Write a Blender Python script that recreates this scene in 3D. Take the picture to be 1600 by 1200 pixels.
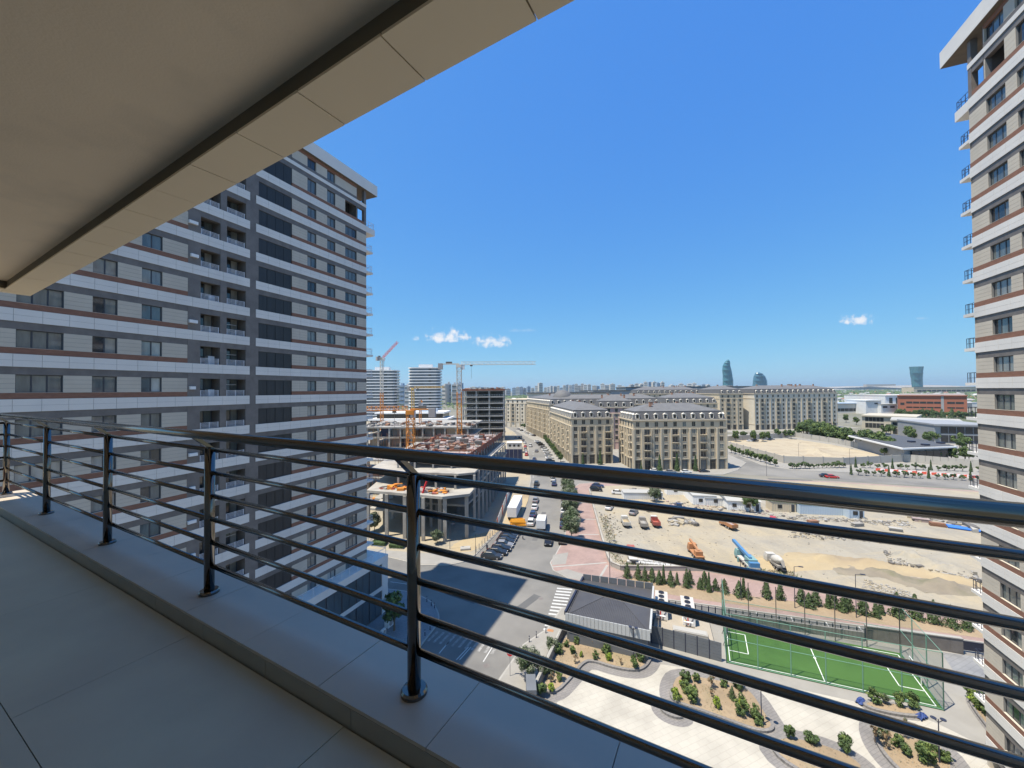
import bpy, math, random
from mathutils import Vector, Matrix
random.seed(7)
for o in list(bpy.data.objects): bpy.data.objects.remove(o)
SC = bpy.context.scene
COL = SC.collection
R = math.radians
H = 35.0                                   # eye height above the street

# ------------------------------------------------------------------ camera
PITCH, ROLL = R(.94), R(.47)
cam = bpy.data.cameras.new('camera'); cam.sensor_width = 36; cam.lens = 13.5
cam.clip_start = .05; cam.clip_end = 40000
camo = bpy.data.objects.new('camera', cam); COL.objects.link(camo)
camo.location = (0, 0, H); camo.rotation_euler = (R(90) + PITCH, ROLL, 0)
SC.camera = camo

# ------------------------------------------------------------------ sun, sky, exposure
SUN_EL = R(69); SUN_DIR = Vector((-.925, -.38, 0)).normalized()     # towards the sun
to_sun = Vector((SUN_DIR.x * math.cos(SUN_EL), SUN_DIR.y * math.cos(SUN_EL), math.sin(SUN_EL)))
sun = bpy.data.lights.new('sun', 'SUN'); sun.energy = 5.0; sun.angle = R(.5); sun.color = (1, .915, .77)
suno = bpy.data.objects.new('sun', sun); COL.objects.link(suno); suno.location = (-50, -30, 120)
suno.rotation_euler = (-to_sun).to_track_quat('-Z', 'Y').to_euler()
W = bpy.data.worlds.new('World'); SC.world = W; W.use_nodes = True
wn, wl = W.node_tree.nodes, W.node_tree.links
bg = wn['Background']
sky = wn.new('ShaderNodeTexSky'); sky.sky_type = 'NISHITA'; sky.sun_disc = False
sky.sun_elevation = SUN_EL; sky.sun_rotation = math.atan2(SUN_DIR.x, SUN_DIR.y)
sky.altitude = 0; sky.air_density = 1.0; sky.dust_density = .35; sky.ozone_density = 2.2
SKY_STRENGTH = .12
bg.inputs['Strength'].default_value = SKY_STRENGTH
def wmath(op, a, b=None, c=None):
    n = wn.new('ShaderNodeMath'); n.operation = op
    for i, v in enumerate((a, b, c)):
        if v is None: continue
        if isinstance(v, (int, float)): n.inputs[i].default_value = v
        else: wl.new(v, n.inputs[i])
    return n.outputs[0]
# grade the sky towards the deep clear blue of the photograph (one curve per channel for the whole dome)
sp_ = wn.new('ShaderNodeSeparateColor'); wl.new(sky.outputs[0], sp_.inputs[0])
gr = wn.new('ShaderNodeCombineColor')
for i, (ex, ga) in enumerate(((.88, .42), (.624, 1.12), (.15, 3.72))):
    wl.new(wmath('MULTIPLY', wmath('POWER', sp_.outputs[i], ex), ga), gr.inputs[i])
tc = wn.new('ShaderNodeTexCoord'); sx = wn.new('ShaderNodeSeparateXYZ'); wl.new(tc.outputs['Generated'], sx.inputs[0])
gy = wmath('MAXIMUM', sx.outputs[1], .02)
az = wmath('DIVIDE', sx.outputs[0], gy); el = wmath('DIVIDE', sx.outputs[2], gy)
cv = wn.new('ShaderNodeCombineXYZ'); wl.new(az, cv.inputs[0]); wl.new(el, cv.inputs[2])
cn = wn.new('ShaderNodeTexNoise'); cn.inputs['Scale'].default_value = 55; cn.inputs['Detail'].default_value = 7; cn.inputs['Roughness'].default_value = .62
wl.new(cv.outputs[0], cn.inputs['Vector'])
cloud = None
# small fair-weather clouds low over the horizon: azimuth, elevation (tangents), half width, half height, weight
for (a, e, hw, hh, w) in ((-.168, .136, .072, .027, 1.0), (-.052, .122, .066, .024, .9), (.905, .172, .054, .021, .95),
                          (1.075, .178, .022, .006, .25), (-.25, .135, .016, .008, .45), (.03, .155, .05, .006, .14)):
    da = wmath('DIVIDE', wmath('SUBTRACT', az, a), hw)
    de = wmath('DIVIDE', wmath('SUBTRACT', el, e), hh)
    below = wmath('MULTIPLY', wmath('LESS_THAN', de, 0), 1.1)        # flat bases
    de = wmath('MULTIPLY', de, wmath('ADD', below, .9))
    d2 = wmath('ADD', wmath('MULTIPLY', da, da), wmath('MULTIPLY', de, de))
    m = wmath('SUBTRACT', wmath('ADD', wmath('MULTIPLY', wmath('SUBTRACT', cn.outputs['Fac'], .5), 4.2), .85), d2)
    mr = wn.new('ShaderNodeMapRange'); mr.interpolation_type = 'SMOOTHSTEP'
    wl.new(m, mr.inputs[0]); mr.inputs[1].default_value = 0; mr.inputs[2].default_value = 1.25; mr.inputs[4].default_value = w
    cloud = mr.outputs[0] if cloud is None else wmath('MAXIMUM', cloud, mr.outputs[0])
mx = wn.new('ShaderNodeMix'); mx.data_type = 'RGBA'
wl.new(cloud, mx.inputs['Factor']); wl.new(gr.outputs[0], mx.inputs['A'])
mx.inputs['B'].default_value = (5.0, 5.1, 5.35, 1)
wl.new(mx.outputs['Result'], bg.inputs['Color'])
VS = SC.view_settings; VS.view_transform = 'Standard'; VS.look = 'None'; VS.gamma = 1; VS.exposure = .6; VS.use_curve_mapping = False
SC.render.engine = 'CYCLES'

# ------------------------------------------------------------------ survey: photo pixel (1600 x 1200) to a point of the site
_cp, _sp, _cr, _sr = math.cos(PITCH), math.sin(PITCH), math.cos(ROLL), math.sin(ROLL)
def _ro(x, y, z): return Vector((_cr * x + _sr * z, y, -_sr * x + _cr * z))
_F, _U, _X = _ro(0, _cp, _sp), _ro(0, -_sp, _cp), _ro(1, 0, 0)
def ray(px, py): return _F + _X * ((px - 800) / 600) + _U * ((600 - py) / 600)
def G(px, py, z=0.0):
    d = ray(px, py); d = d * ((z - H) / d.z); return Vector((d.x, d.y, z))
def G2(px, py, z=0.0): p = G(px, py, z); return (p.x, p.y)
def AY(px, py, Y):
    d = ray(px, py); d = d * (Y / d.y); return Vector((d.x, Y, d.z + H))

# ------------------------------------------------------------------ materials
def mat(name, col, rough=.7, col2=None, scale=1.0, detail=4, metal=0, spec=.4, bump=0, bscale=None, stretch=None, thr=(.35, .65), dirt=None):
    m = bpy.data.materials.new(name); m.use_nodes = True
    n, l = m.node_tree.nodes, m.node_tree.links; b = n['Principled BSDF']
    b.inputs['Roughness'].default_value = rough; b.inputs['Metallic'].default_value = metal
    b.inputs['Specular IOR Level'].default_value = spec
    b.inputs['Base Color'].default_value = (*col, 1)
    if col2 is not None or bump:
        g = n.new('ShaderNodeNewGeometry'); v = g.outputs['Position']
        if stretch:
            mp = n.new('ShaderNodeMapping'); mp.inputs['Scale'].default_value = stretch; l.new(v, mp.inputs[0]); v = mp.outputs[0]
    if col2 is not None:
        t = n.new('ShaderNodeTexNoise'); t.inputs['Scale'].default_value = scale; t.inputs['Detail'].default_value = detail
        t.inputs['Roughness'].default_value = .6; l.new(v, t.inputs['Vector'])
        r = n.new('ShaderNodeMapRange'); r.inputs[1].default_value, r.inputs[2].default_value = thr; l.new(t.outputs['Fac'], r.inputs[0])
        x = n.new('ShaderNodeMix'); x.data_type = 'RGBA'; l.new(r.outputs[0], x.inputs['Factor'])
        x.inputs['A'].default_value = (*col, 1); x.inputs['B'].default_value = (*col2, 1)
        out = x.outputs['Result']
        if dirt:                                            # a second, larger set of stains
            t2 = n.new('ShaderNodeTexNoise'); t2.inputs['Scale'].default_value = dirt[1]; t2.inputs['Detail'].default_value = 6; l.new(v, t2.inputs['Vector'])
            r2 = n.new('ShaderNodeMapRange'); r2.inputs[1].default_value, r2.inputs[2].default_value = dirt[2]; l.new(t2.outputs['Fac'], r2.inputs[0])
            x2 = n.new('ShaderNodeMix'); x2.data_type = 'RGBA'; l.new(r2.outputs[0], x2.inputs['Factor']); l.new(out, x2.inputs['A'])
            x2.inputs['B'].default_value = (*dirt[0], 1); out = x2.outputs['Result']
        l.new(out, b.inputs['Base Color'])
    if bump:
        t3 = n.new('ShaderNodeTexNoise'); t3.inputs['Scale'].default_value = bscale or scale * 4; t3.inputs['Detail'].default_value = 5; l.new(v, t3.inputs['Vector'])
        bp = n.new('ShaderNodeBump'); bp.inputs['Strength'].default_value = min(1, bump); bp.inputs['Distance'].default_value = .02 if bump <= 1 else .15
        l.new(t3.outputs['Fac'], bp.inputs['Height']); l.new(bp.outputs[0], b.inputs['Normal'])
    return m
M = {}
def A(k, *a, **kw): M[k] = mat(k, *a, **kw)
A('floor_tile', (.60, .55, .395), .45, (.52, .475, .345), 1.6, 8, spec=.3, dirt=((.46, .38, .29), .6, (.42, .72)))
A('coping_tile', (.56, .475, .375), .42, (.50, .43, .345), 1.8, 8, spec=.3, dirt=((.44, .385, .315), .9, (.5, .75)))
A('riser', (.38, .345, .28), .5, (.33, .3, .25), 2.0)
A('grout', (.090, .085, .075), .9)
A('plaster', (.74, .60, .44), .95, (.70, .565, .415), 1.2, 8, bump=.12, bscale=90, dirt=((.61, .50, .375), 1.3, (.55, .70)))
A('soffit', (.74, .61, .43), .75, (.70, .575, .41), .8, 5)
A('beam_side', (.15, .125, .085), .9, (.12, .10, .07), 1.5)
A('steel', (.19, .172, .155), .12, metal=1)
A('steel_dull', (.30, .29, .275), .28, metal=1)
A('own_wall', (.62, .56, .46), .9, (.56, .51, .43), .4)
A('white_clad', (.72, .685, .63), .55, (.66, .63, .585), .35, 5, dirt=((.60, .57, .53), .12, (.55, .75)))
A('joint', (.20, .20, .20), .9)
A('beige_clad', (.53, .475, .39), .7, (.48, .43, .355), .5, 3)
A('dark_stone', (.175, .158, .145), .6, (.13, .118, .11), 1.2, 6)
A('dark_stone_warm', (.185, .165, .15), .6, (.14, .125, .115), 1.2, 6)
A('brick_red', (.26, .13, .085), .8, (.19, .095, .065), 2.2, 6, stretch=(1, 1, 6))
A('frame_dark', (.045, .05, .06), .45)
A('interior', (.03, .028, .026), .9)
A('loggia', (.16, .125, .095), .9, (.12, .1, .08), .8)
A('louvre', (.055, .057, .06), .35, (.045, .047, .05), 3, stretch=(4, 4, .2))
A('rail_white', (.62, .63, .66), .4)
A('rail_dark', (.03, .035, .06), .5)
def glass(k, col, rough=.04, spec=.9, col2=None):
    M[k] = mat(k, col, rough, col2, 1.3, 3, spec=spec, stretch=(1, 1, .25) if col2 else None)
glass('glass_a', (.15, .175, .17), col2=(.08, .095, .10))
glass('glass_b', (.26, .27, .245), col2=(.15, .155, .15))
glass('glass_c', (.03, .035, .04)); glass('glass_d', (.42, .41, .37), col2=(.24, .24, .22))
glass('glass_dark', (.022, .024, .026), .08, .6); glass('glass_shop', (.08, .10, .11), .06, .8)
glass('glass_blue', (.20, .30, .36), .12, .7, (.12, .2, .26))
A('asphalt', (.175, .170, .158), .9, (.140, .136, .128), .25, 8, bump=.3, bscale=30, dirt=((.215, .205, .187), .06, (.42, .62)))
A('asphalt_new', (.112, .112, .111), .9, (.095, .095, .095), .3, 8, dirt=((.134, .132, .126), .09, (.5, .7)))
A('paint', (.490, .490, .476), .7, (.350, .350, .336), 2.5, 5, thr=(.5, .75))
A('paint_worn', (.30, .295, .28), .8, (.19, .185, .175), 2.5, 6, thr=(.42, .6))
A('kerb', (.360, .347, .316), .85, (.310, .298, .273), .6)
A('pavement', (.285, .273, .248), .9, (.248, .236, .214), .4, 6)
A('pavement_grey', (.223, .229, .239), .85, (.192, .195, .205), .5, 6)
A('pink_paving', (.330, .244, .221), .9, (.297, .221, .201), .35, 6, dirt=((.343, .290, .257), .15, (.52, .7)))
A('plaza', (.420, .402, .360), .75, (.390, .372, .330), .5, 5, dirt=((.360, .342, .300), .18, (.55, .75)))
A('plaza_border', (.165, .155, .150), .85, (.140, .133, .130), .8)
A('soil', (.285, .215, .14), .95, (.21, .155, .10), .9, 8, bump=1, bscale=6, dirt=((.17, .15, .085), .5, (.5, .62)))
A('dirt', (.305, .275, .222), .95, (.255, .232, .192), .07, 9, bump=1.5, bscale=.8, dirt=((.36, .295, .19), .022, (.42, .58)))
A('sand', (.384, .310, .192), .95, (.347, .273, .167), .1, 8, bump=2, bscale=.6, dirt=((.285, .223, .146), .05, (.5, .65)))
A('brown_earth', (.20, .172, .132), .95, (.245, .21, .155), .3, 9, bump=2, bscale=.9, dirt=((.165, .155, .10), .25, (.5, .64)))
A('lot_sand', (.384, .335, .248), .95, (.360, .304, .223), .05, 8, dirt=((.291, .211, .143), .03, (.52, .66)))
A('far_ground', (.216, .201, .168), .95, (.162, .162, .126), .012, 10, dirt=((.102, .114, .066), .004, (.5, .62)))
A('turf', (.05, .125, .022), .9, (.04, .10, .018), .8, 8, dirt=((.058, .135, .026), .12, (.45, .6)))
A('turf_line', (.75, .78, .74), .9)
A('cream', (.55, .46, .325), .85, (.49, .41, .29), .25, 6, dirt=((.43, .37, .28), .08, (.5, .7)))
A('cream_trim', (.57, .485, .355), .85, (.50, .43, .32), .3)
A('cream_cool', (.60, .55, .46), .85, (.54, .5, .42), .25, 6)
A('pink_wall', (.58, .40, .35), .85, (.53, .37, .32), .3)
A('tan_wall', (.42, .34, .25), .85, (.38, .31, .23), .3)
A('mansard', (.096, .096, .099), .75, (.077, .077, .081), .5, 5, stretch=(1, 1, .3))
A('mansard_light', (.144, .144, .147), .75, (.120, .120, .123), .4, 5)
A('dormer_white', (.66, .62, .54), .8)
A('chimney_red', (.38, .20, .13), .9)
A('win_frame', (.16, .13, .10), .7)
A('concrete', (.346, .331, .306), .9, (.288, .277, .259), .35, 8, dirt=((.396, .382, .353), .12, (.5, .7)))
A('concrete_light', (.39, .365, .32), .9, (.31, .29, .255), .3, 8, dirt=((.24, .215, .185), .25, (.52, .68)))
A('concrete_dark', (.17, .165, .155), .95, (.13, .125, .12), .4)
A('formwork', (.240, .088, .052), .85, (.176, .060, .036), .8, 6)
A('rebar', (.23, .12, .075), .85)
A('ply', (.341, .267, .248), .9, (.285, .223, .211), .25, 6, dirt=((.397, .347, .322), .5, (.5, .65)))
A('crane_orange', (.62, .245, .04), .6, (.55, .20, .03), .6)
A('crane_white', (.60, .57, .50), .6, (.54, .5, .44), .6)
A('crane_yellow', (.62, .40, .10), .6)
A('counterweight', (.33, .31, .30), .9)
A('white_paint', (.74, .74, .73), .5)
A('tower_glass', (.12, .145, .175), .15, (.07, .09, .11), .15, 4, spec=.7, stretch=(1, 1, .1))
A('far_glass', (.08, .21, .24), .18, (.05, .16, .20), .02, 4, spec=.6)
A('far_glass_b', (.07, .17, .23), .2, (.05, .13, .18), .02, 4, spec=.6)
A('leaf_dark', (.045, .075, .028), .8, (.06, .095, .035), 1.5)
A('leaf_mid', (.085, .13, .04), .8, (.065, .105, .035), 1.5)
A('leaf_light', (.15, .20, .055), .8, (.12, .165, .045), 1.5)
A('leaf_olive', (.17, .19, .125), .85, (.12, .145, .09), 1.5)
A('leaf_lime', (.26, .34, .035), .8, (.20, .28, .03), 1.5)
A('leaf_dry', (.30, .21, .12), .9, (.24, .17, .10), 1.5)
A('bark', (.17, .125, .085), .95)
A('brick_wall_red', (.34, .125, .075), .85, (.30, .11, .065), .03, 5)
A('ochre', (.55, .38, .16), .85)
A('beige_wall', (.47, .43, .35), .85, (.43, .395, .32), .1)
A('grey_metal', (.30, .31, .325), .6, (.27, .28, .29), .15)
A('grey_roof', (.085, .088, .094), .7, (.072, .075, .081), .2)
A('roof_light', (.392, .385, .357), .8, (.350, .343, .322), .1)
A('shed_blue', (.30, .37, .45), .7)
A('pump_roof', (.072, .072, .077), .55, (.062, .062, .068), .5)
A('pump_panel', (.14, .15, .165), .6, (.12, .13, .14), .6)
A('pump_fascia', (.42, .43, .43), .55)
A('pad', (.360, .318, .258), .9, (.324, .288, .234), .6)
A('orange_pipe', (.72, .36, .03), .5)
A('cage_green', (.14, .27, .21), .55); A('post_brown', (.11, .095, .09), .6)
A('tyre', (.018, .018, .018), .9); A('black_plastic', (.02, .02, .022), .6)
A('truck_red', (.38, .075, .06), .6, (.3, .12, .09), 1.5); A('truck_orange', (.42, .18, .07), .7, (.33, .19, .11), 1.2); A('truck_blue', (.055, .20, .42), .6, (.09, .19, .32), 1.5)
A('truck_teal', (.15, .32, .33), .7, (.2, .3, .3), 1.5); A('truck_grey', (.27, .25, .225), .7); A('truck_white', (.52, .50, .46), .6, (.42, .40, .36), 1.5)
A('cabin_wall', (.66, .67, .67), .6, (.6, .6, .6), .3); A('cabin_blue', (.42, .50, .58), .6); A('tarp_blue', (.03, .06, .20), .7)
A('rubble', (.325, .305, .273), .95, (.247, .234, .215), .8); A('rubble_dark', (.14, .13, .12), .9)
A('kerbstone', (.468, .461, .442), .9); A('sign_red', (.60, .02, .025), .5); A('barrier_red', (.60, .10, .06), .6)
A('blue_pipe', (.03, .16, .55), .5); A('lot_wall', (.440, .416, .368), .9, (.400, .376, .336), .2)
A('navy_mesh', (.018, .02, .05), .8, (.035, .04, .08), .6); A('orange_rack', (.75, .33, .02), .6)
A('block_a', (.58, .55, .50), .9, (.40, .38, .36), .035, 2, stretch=(1, 1, .05)); A('block_b', (.50, .47, .44), .9, (.34, .33, .33), .04, 2, stretch=(.2, .2, 4))
A('block_c', (.64, .62, .58), .9, (.46, .45, .44), .05, 2, stretch=(.2, .2, 4)); A('block_blue', (.30, .38, .48), .7, (.24, .30, .38), .05, 2)
A('house_a', (.58, .55, .50), .9); A('house_b', (.50, .43, .36), .9); A('house_roof_red', (.42, .17, .10), .9); A('house_roof_grey', (.34, .34, .35), .8)
A('house_roof_white', (.495, .488, .473), .8); A('far_hill', (.36, .31, .265), .95, (.30, .27, .23), .003)
for i, c in enumerate(((.015, .015, .017), (.03, .032, .036), (.62, .62, .61), (.34, .35, .36), (.03, .05, .12), (.42, .04, .035), (.20, .20, .21))):
    A('car%d' % i, c, .22, spec=.6)
def see_through(k, col, fac):
    m = bpy.data.materials.new(k); m.use_nodes = True; n, l = m.node_tree.nodes, m.node_tree.links
    t = n.new('ShaderNodeBsdfTransparent'); x = n.new('ShaderNodeMixShader'); x.inputs[0].default_value = fac
    b = n['Principled BSDF']; b.inputs['Base Color'].default_value = (*col, 1); b.inputs['Roughness'].default_value = .8
    l.new(t.outputs[0], x.inputs[1]); l.new(b.outputs[0], x.inputs[2]); l.new(x.outputs[0], n['Material Output'].inputs[0]); M[k] = m
see_through('net', (.05, .14, .09), .16); see_through('fence_mesh', (.05, .05, .055), .45)

# ------------------------------------------------------------------ mesh helpers
class MB:
    def __init__(s): s.v = []; s.f = []; s.m = []
    def add(s, vs, fs, mi=0):
        o = len(s.v); s.v += [tuple(v) for v in vs]; s.f += [tuple(i + o for i in f) for f in fs]; s.m += [mi] * len(fs); return s
    def box(s, x0, x1, y0, y1, z0, z1, mi=0):
        if x1 < x0: x0, x1 = x1, x0
        if y1 < y0: y0, y1 = y1, y0
        return s.add([(x0, y0, z0), (x1, y0, z0), (x1, y1, z0), (x0, y1, z0), (x0, y0, z1), (x1, y0, z1), (x1, y1, z1), (x0, y1, z1)],
                     [(0, 3, 2, 1), (4, 5, 6, 7), (0, 1, 5, 4), (1, 2, 6, 5), (2, 3, 7, 6), (3, 0, 4, 7)], mi)
    def prism(s, pts, z0, z1, mi=0):
        a = sum(pts[i][0] * pts[(i + 1) % len(pts)][1] - pts[(i + 1) % len(pts)][0] * pts[i][1] for i in range(len(pts)))
        if a < 0: pts = pts[::-1]
        n = len(pts)
        z1 = z1 if isinstance(z1, (list, tuple)) else [z1] * n
        return s.add([(p[0], p[1], z0) for p in pts] + [(p[0], p[1], z1[i]) for i, p in enumerate(pts)],
                     [tuple(range(n))[::-1], tuple(range(n, 2 * n))] + [(i, (i + 1) % n, n + (i + 1) % n, n + i) for i in range(n)], mi)
    def sheet(s, pts, z, mi=0):
        a = sum(pts[i][0] * pts[(i + 1) % len(pts)][1] - pts[(i + 1) % len(pts)][0] * pts[i][1] for i in range(len(pts)))
        if a < 0: pts = pts[::-1]
        return s.add([(p[0], p[1], z) for p in pts], [tuple(range(len(pts)))], mi)
    def tube(s, p0, p1, r, n=8, mi=0, r1=None, cap=True):
        p0, p1 = Vector(p0), Vector(p1); d = p1 - p0
        if d.length < 1e-6: return s
        q = d.to_track_quat('Z', 'Y'); r1 = r if r1 is None else r1
        a = [q @ Vector((math.cos(2 * math.pi * i / n), math.sin(2 * math.pi * i / n), 0)) for i in range(n)]
        vs = [p0 + c * r for c in a] + [p1 + c * r1 for c in a]
        fs = [(i, (i + 1) % n, n + (i + 1) % n, n + i) for i in range(n)]
        if cap: fs += [tuple(range(n))[::-1], tuple(range(n, 2 * n))]
        return s.add(vs, fs, mi)
    def bar(s, p0, p1, w, h, mi=0):
        p0, p1 = Vector(p0), Vector(p1); d = (p1 - p0); q = d.to_track_quat('Y', 'Z'); L = d.length
        vs = [p0 + q @ Vector(c) for c in ((-w / 2, 0, -h / 2), (w / 2, 0, -h / 2), (w / 2, L, -h / 2), (-w / 2, L, -h / 2), (-w / 2, 0, h / 2), (w / 2, 0, h / 2), (w / 2, L, h / 2), (-w / 2, L, h / 2))]
        return s.add(vs, [(0, 3, 2, 1), (4, 5, 6, 7), (0, 1, 5, 4), (1, 2, 6, 5), (2, 3, 7, 6), (3, 0, 4, 7)], mi)
    def lathe(s, prof, n=16, c=(0, 0), mi=0):
        vs = [(c[0] + r * math.cos(2 * math.pi * i / n), c[1] + r * math.sin(2 * math.pi * i / n), z) for (r, z) in prof for i in range(n)]
        fs = [(k * n + i, k * n + (i + 1) % n, (k + 1) * n + (i + 1) % n, (k + 1) * n + i) for k in range(len(prof) - 1) for i in range(n)]
        fs += [tuple(range(n))[::-1], tuple((len(prof) - 1) * n + i for i in range(n))]
        return s.add(vs, fs, mi)
    def mesh(s, name, mats, smooth=False):
        me = bpy.data.meshes.new(name); me.from_pydata(s.v, [], s.f)
        for k in ([mats] if isinstance(mats, str) else mats): me.materials.append(M[k])
        if len(me.materials) > 1: me.polygons.foreach_set('material_index', s.m)
        if smooth: me.polygons.foreach_set('use_smooth', [True] * len(me.polygons))
        me.update(); return me
    def build(s, name, mats, parent=None, loc=None, rz=0, smooth=False):
        return ob(name, s.mesh(name, mats, smooth), parent, loc, rz)
def ob(name, data, parent=None, loc=None, rz=0, scale=None):
    o = bpy.data.objects.new(name, data); COL.objects.link(o)
    if parent: o.parent = parent
    if loc is not None: o.location = loc
    if rz: o.rotation_euler = (0, 0, rz)
    if scale: o.scale = scale
    return o
_unit = {}
def unit(mk):                                                # a shared box of side 1, origin in its centre
    if mk not in _unit: _unit[mk] = MB().box(-.5, .5, -.5, .5, -.5, .5).mesh('block', mk)
    return _unit[mk]
def ubox(name, mk, parent, x0, x1, y0, y1, z0, z1):
    return ob(name, unit(mk), parent, ((x0 + x1) / 2, (y0 + y1) / 2, (z0 + z1) / 2), 0, (abs(x1 - x0), abs(y1 - y0), abs(z1 - z0)))
def tag(o, label=None, cat=None, group=None, kind=None):
    if label: o['label'] = label
    if cat: o['category'] = cat
    if group: o['group'] = group
    if kind: o['kind'] = kind
    return o
def thing(name, label, cat, loc=(0, 0, 0), rz=0, group=None):
    return tag(ob(name, None, None, loc, rz), label, cat, group)
def struct(o): o['kind'] = 'structure'; return o
def stuff(o): o['kind'] = 'stuff'; return o
def copy_tree(o, parent=None):
    c = o.copy(); COL.objects.link(c); c.parent = parent
    for ch in o.children: copy_tree(ch, c)
    return c
_ones = ['', 'first', 'second', 'third', 'fourth', 'fifth', 'sixth', 'seventh', 'eighth', 'ninth', 'tenth', 'eleventh', 'twelfth', 'thirteenth', 'fourteenth', 'fifteenth', 'sixteenth', 'seventeenth', 'eighteenth', 'nineteenth']
_tens = {2: ('twentieth', 'twenty'), 3: ('thirtieth', 'thirty'), 4: ('fortieth', 'forty'), 5: ('fiftieth', 'fifty'), 6: ('sixtieth', 'sixty'), 7: ('seventieth', 'seventy'), 8: ('eightieth', 'eighty')}
def nth(n): return _ones[n] if n < 20 else (_tens[n // 10][0] if n % 10 == 0 else _tens[n // 10][1] + '-' + _ones[n % 10])
def rnd(a, b): return random.uniform(a, b)
UX, UY = .380, .925                                          # the towers' facade direction (away from the camera)
ANG_U = math.atan2(UY, UX)

def slab_paving(k, c1, c2, cj, w, h, rot):
    m = mat(k, c1, .8); n, l = m.node_tree.nodes, m.node_tree.links; b = n['Principled BSDF']
    g = n.new('ShaderNodeNewGeometry'); mp = n.new('ShaderNodeMapping'); mp.inputs['Rotation'].default_value = (0, 0, rot); l.new(g.outputs['Position'], mp.inputs[0])
    t = n.new('ShaderNodeTexBrick'); l.new(mp.outputs[0], t.inputs['Vector'])
    for i, c in zip(('Color1', 'Color2', 'Mortar'), (c1, c2, cj)): t.inputs[i].default_value = (*c, 1)
    t.inputs['Scale'].default_value = 1; t.inputs['Brick Width'].default_value = w; t.inputs['Row Height'].default_value = h; t.inputs['Mortar Size'].default_value = .02
    z = n.new('ShaderNodeTexNoise'); z.inputs['Scale'].default_value = .3; z.inputs['Detail'].default_value = 7; l.new(g.outputs['Position'], z.inputs['Vector'])
    r = n.new('ShaderNodeMapRange'); r.inputs[1].default_value, r.inputs[2].default_value, r.inputs[3].default_value, r.inputs[4].default_value = .4, .7, 1, .8; l.new(z.outputs['Fac'], r.inputs[0])
    x = n.new('ShaderNodeVectorMath'); x.operation = 'SCALE'; l.new(t.outputs['Color'], x.inputs[0]); l.new(r.outputs[0], x.inputs['Scale']); l.new(x.outputs[0], b.inputs['Base Color']); M[k] = m
slab_paving('plaza', (.44, .415, .36), (.415, .39, .338), (.36, .335, .29), 1.2, .6, -.39)
slab_paving('pink_paving', (.335, .235, .205), (.30, .21, .185), (.27, .205, .18), .8, .4, -.39)
slab_paving('pavement_grey', (.24, .245, .25), (.21, .215, .225), (.16, .165, .17), 1.0, .5, -.39)
slab_paving('plaza_border', (.235, .22, .21), (.205, .195, .188), (.15, .145, .14), .6, .3, -.39)

def earth(k, base, pale, dark, rut):
    """bare ground: broad patches, fine grain and wandering wheel ruts"""
    m = mat(k, base, .95, bump=1.5, bscale=1.3); n, l = m.node_tree.nodes, m.node_tree.links; b = n['Principled BSDF']; g = n.new('ShaderNodeNewGeometry'); out = None
    def layer(fac, col):
        nonlocal out
        x = n.new('ShaderNodeMix'); x.data_type = 'RGBA'; l.new(fac, x.inputs['Factor']); x.inputs['B'].default_value = (*col, 1)
        if out is None: x.inputs['A'].default_value = (*base, 1)
        else: l.new(out, x.inputs['A'])
        out = x.outputs['Result']
    def noise(sc, lo, hi, mx, st=None, detail=8, dist=0):
        v = g.outputs['Position']
        if st: mp = n.new('ShaderNodeMapping'); mp.inputs['Scale'].default_value = st; mp.inputs['Rotation'].default_value = (0, 0, .5); l.new(v, mp.inputs[0]); v = mp.outputs[0]
        t = n.new('ShaderNodeTexNoise'); t.inputs['Scale'].default_value = sc; t.inputs['Detail'].default_value = detail; t.inputs['Roughness'].default_value = .65; t.inputs['Distortion'].default_value = dist; l.new(v, t.inputs['Vector'])
        r = n.new('ShaderNodeMapRange'); r.inputs[1].default_value, r.inputs[2].default_value, r.inputs[4].default_value = lo, hi, mx; l.new(t.outputs['Fac'], r.inputs[0]); return r.outputs[0]
    layer(noise(.03, .42, .58, .9), pale); layer(noise(.11, .5, .68, .6), dark); layer(noise(.22, .54, .60, .4, (1, .14, 1), 3, .6), rut); layer(noise(.3, .56, .61, .35, (.16, 1, 1), 3, .8), pale); layer(noise(1.6, .45, .8, .5), dark)
    l.new(out, b.inputs['Base Color']); M[k] = m
earth('dirt', (.31, .285, .235), (.365, .305, .205), (.235, .215, .18), (.25, .225, .18))
earth('lot_sand', (.37, .32, .235), (.42, .36, .25), (.26, .19, .13), (.30, .25, .185))
earth('soil', (.285, .215, .14), (.33, .255, .17), (.19, .145, .095), (.22, .2, .12))
# ================================================================== THE BALCONY WE STAND ON
P0 = Vector((-.399, 1.548, H)); BA = R(61.5); BR = BA - R(90)
def bal(name, mb, mk, parent=None, smooth=False): return mb.build(name, mk, parent, None if parent else P0, 0 if parent else BR, smooth)
SP = 1.623; XL = -4 * SP
fl = struct(bal('balcony_floor', MB().box(-6.45, 4.2, -2.4, -.166, -1.6, -1.2995), 'grout'))
x = -7.4
while x < 4:
    for j in range(4):
        y1 = -.169 - j * .6; xo = x + (.6 if j % 2 else 0)
        x0, x1 = max(xo, -6.44), min(xo + 1.197, 4.2)
        if x1 > x0: ubox('tile', 'floor_tile', fl, x0, x1, max(y1 - .597, -2.4), y1, -1.2995, -1.286 + rnd(-.0006, .0006))
    x += 1.2
pa = struct(bal('balcony_parapet', MB().box(-6.62, 4.2, -.152, .178, -1.6, -1.214).box(-6.62, -6.36, -2.4, -.152, -1.6, -1.214), 'grout'))
x = -6.64
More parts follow.
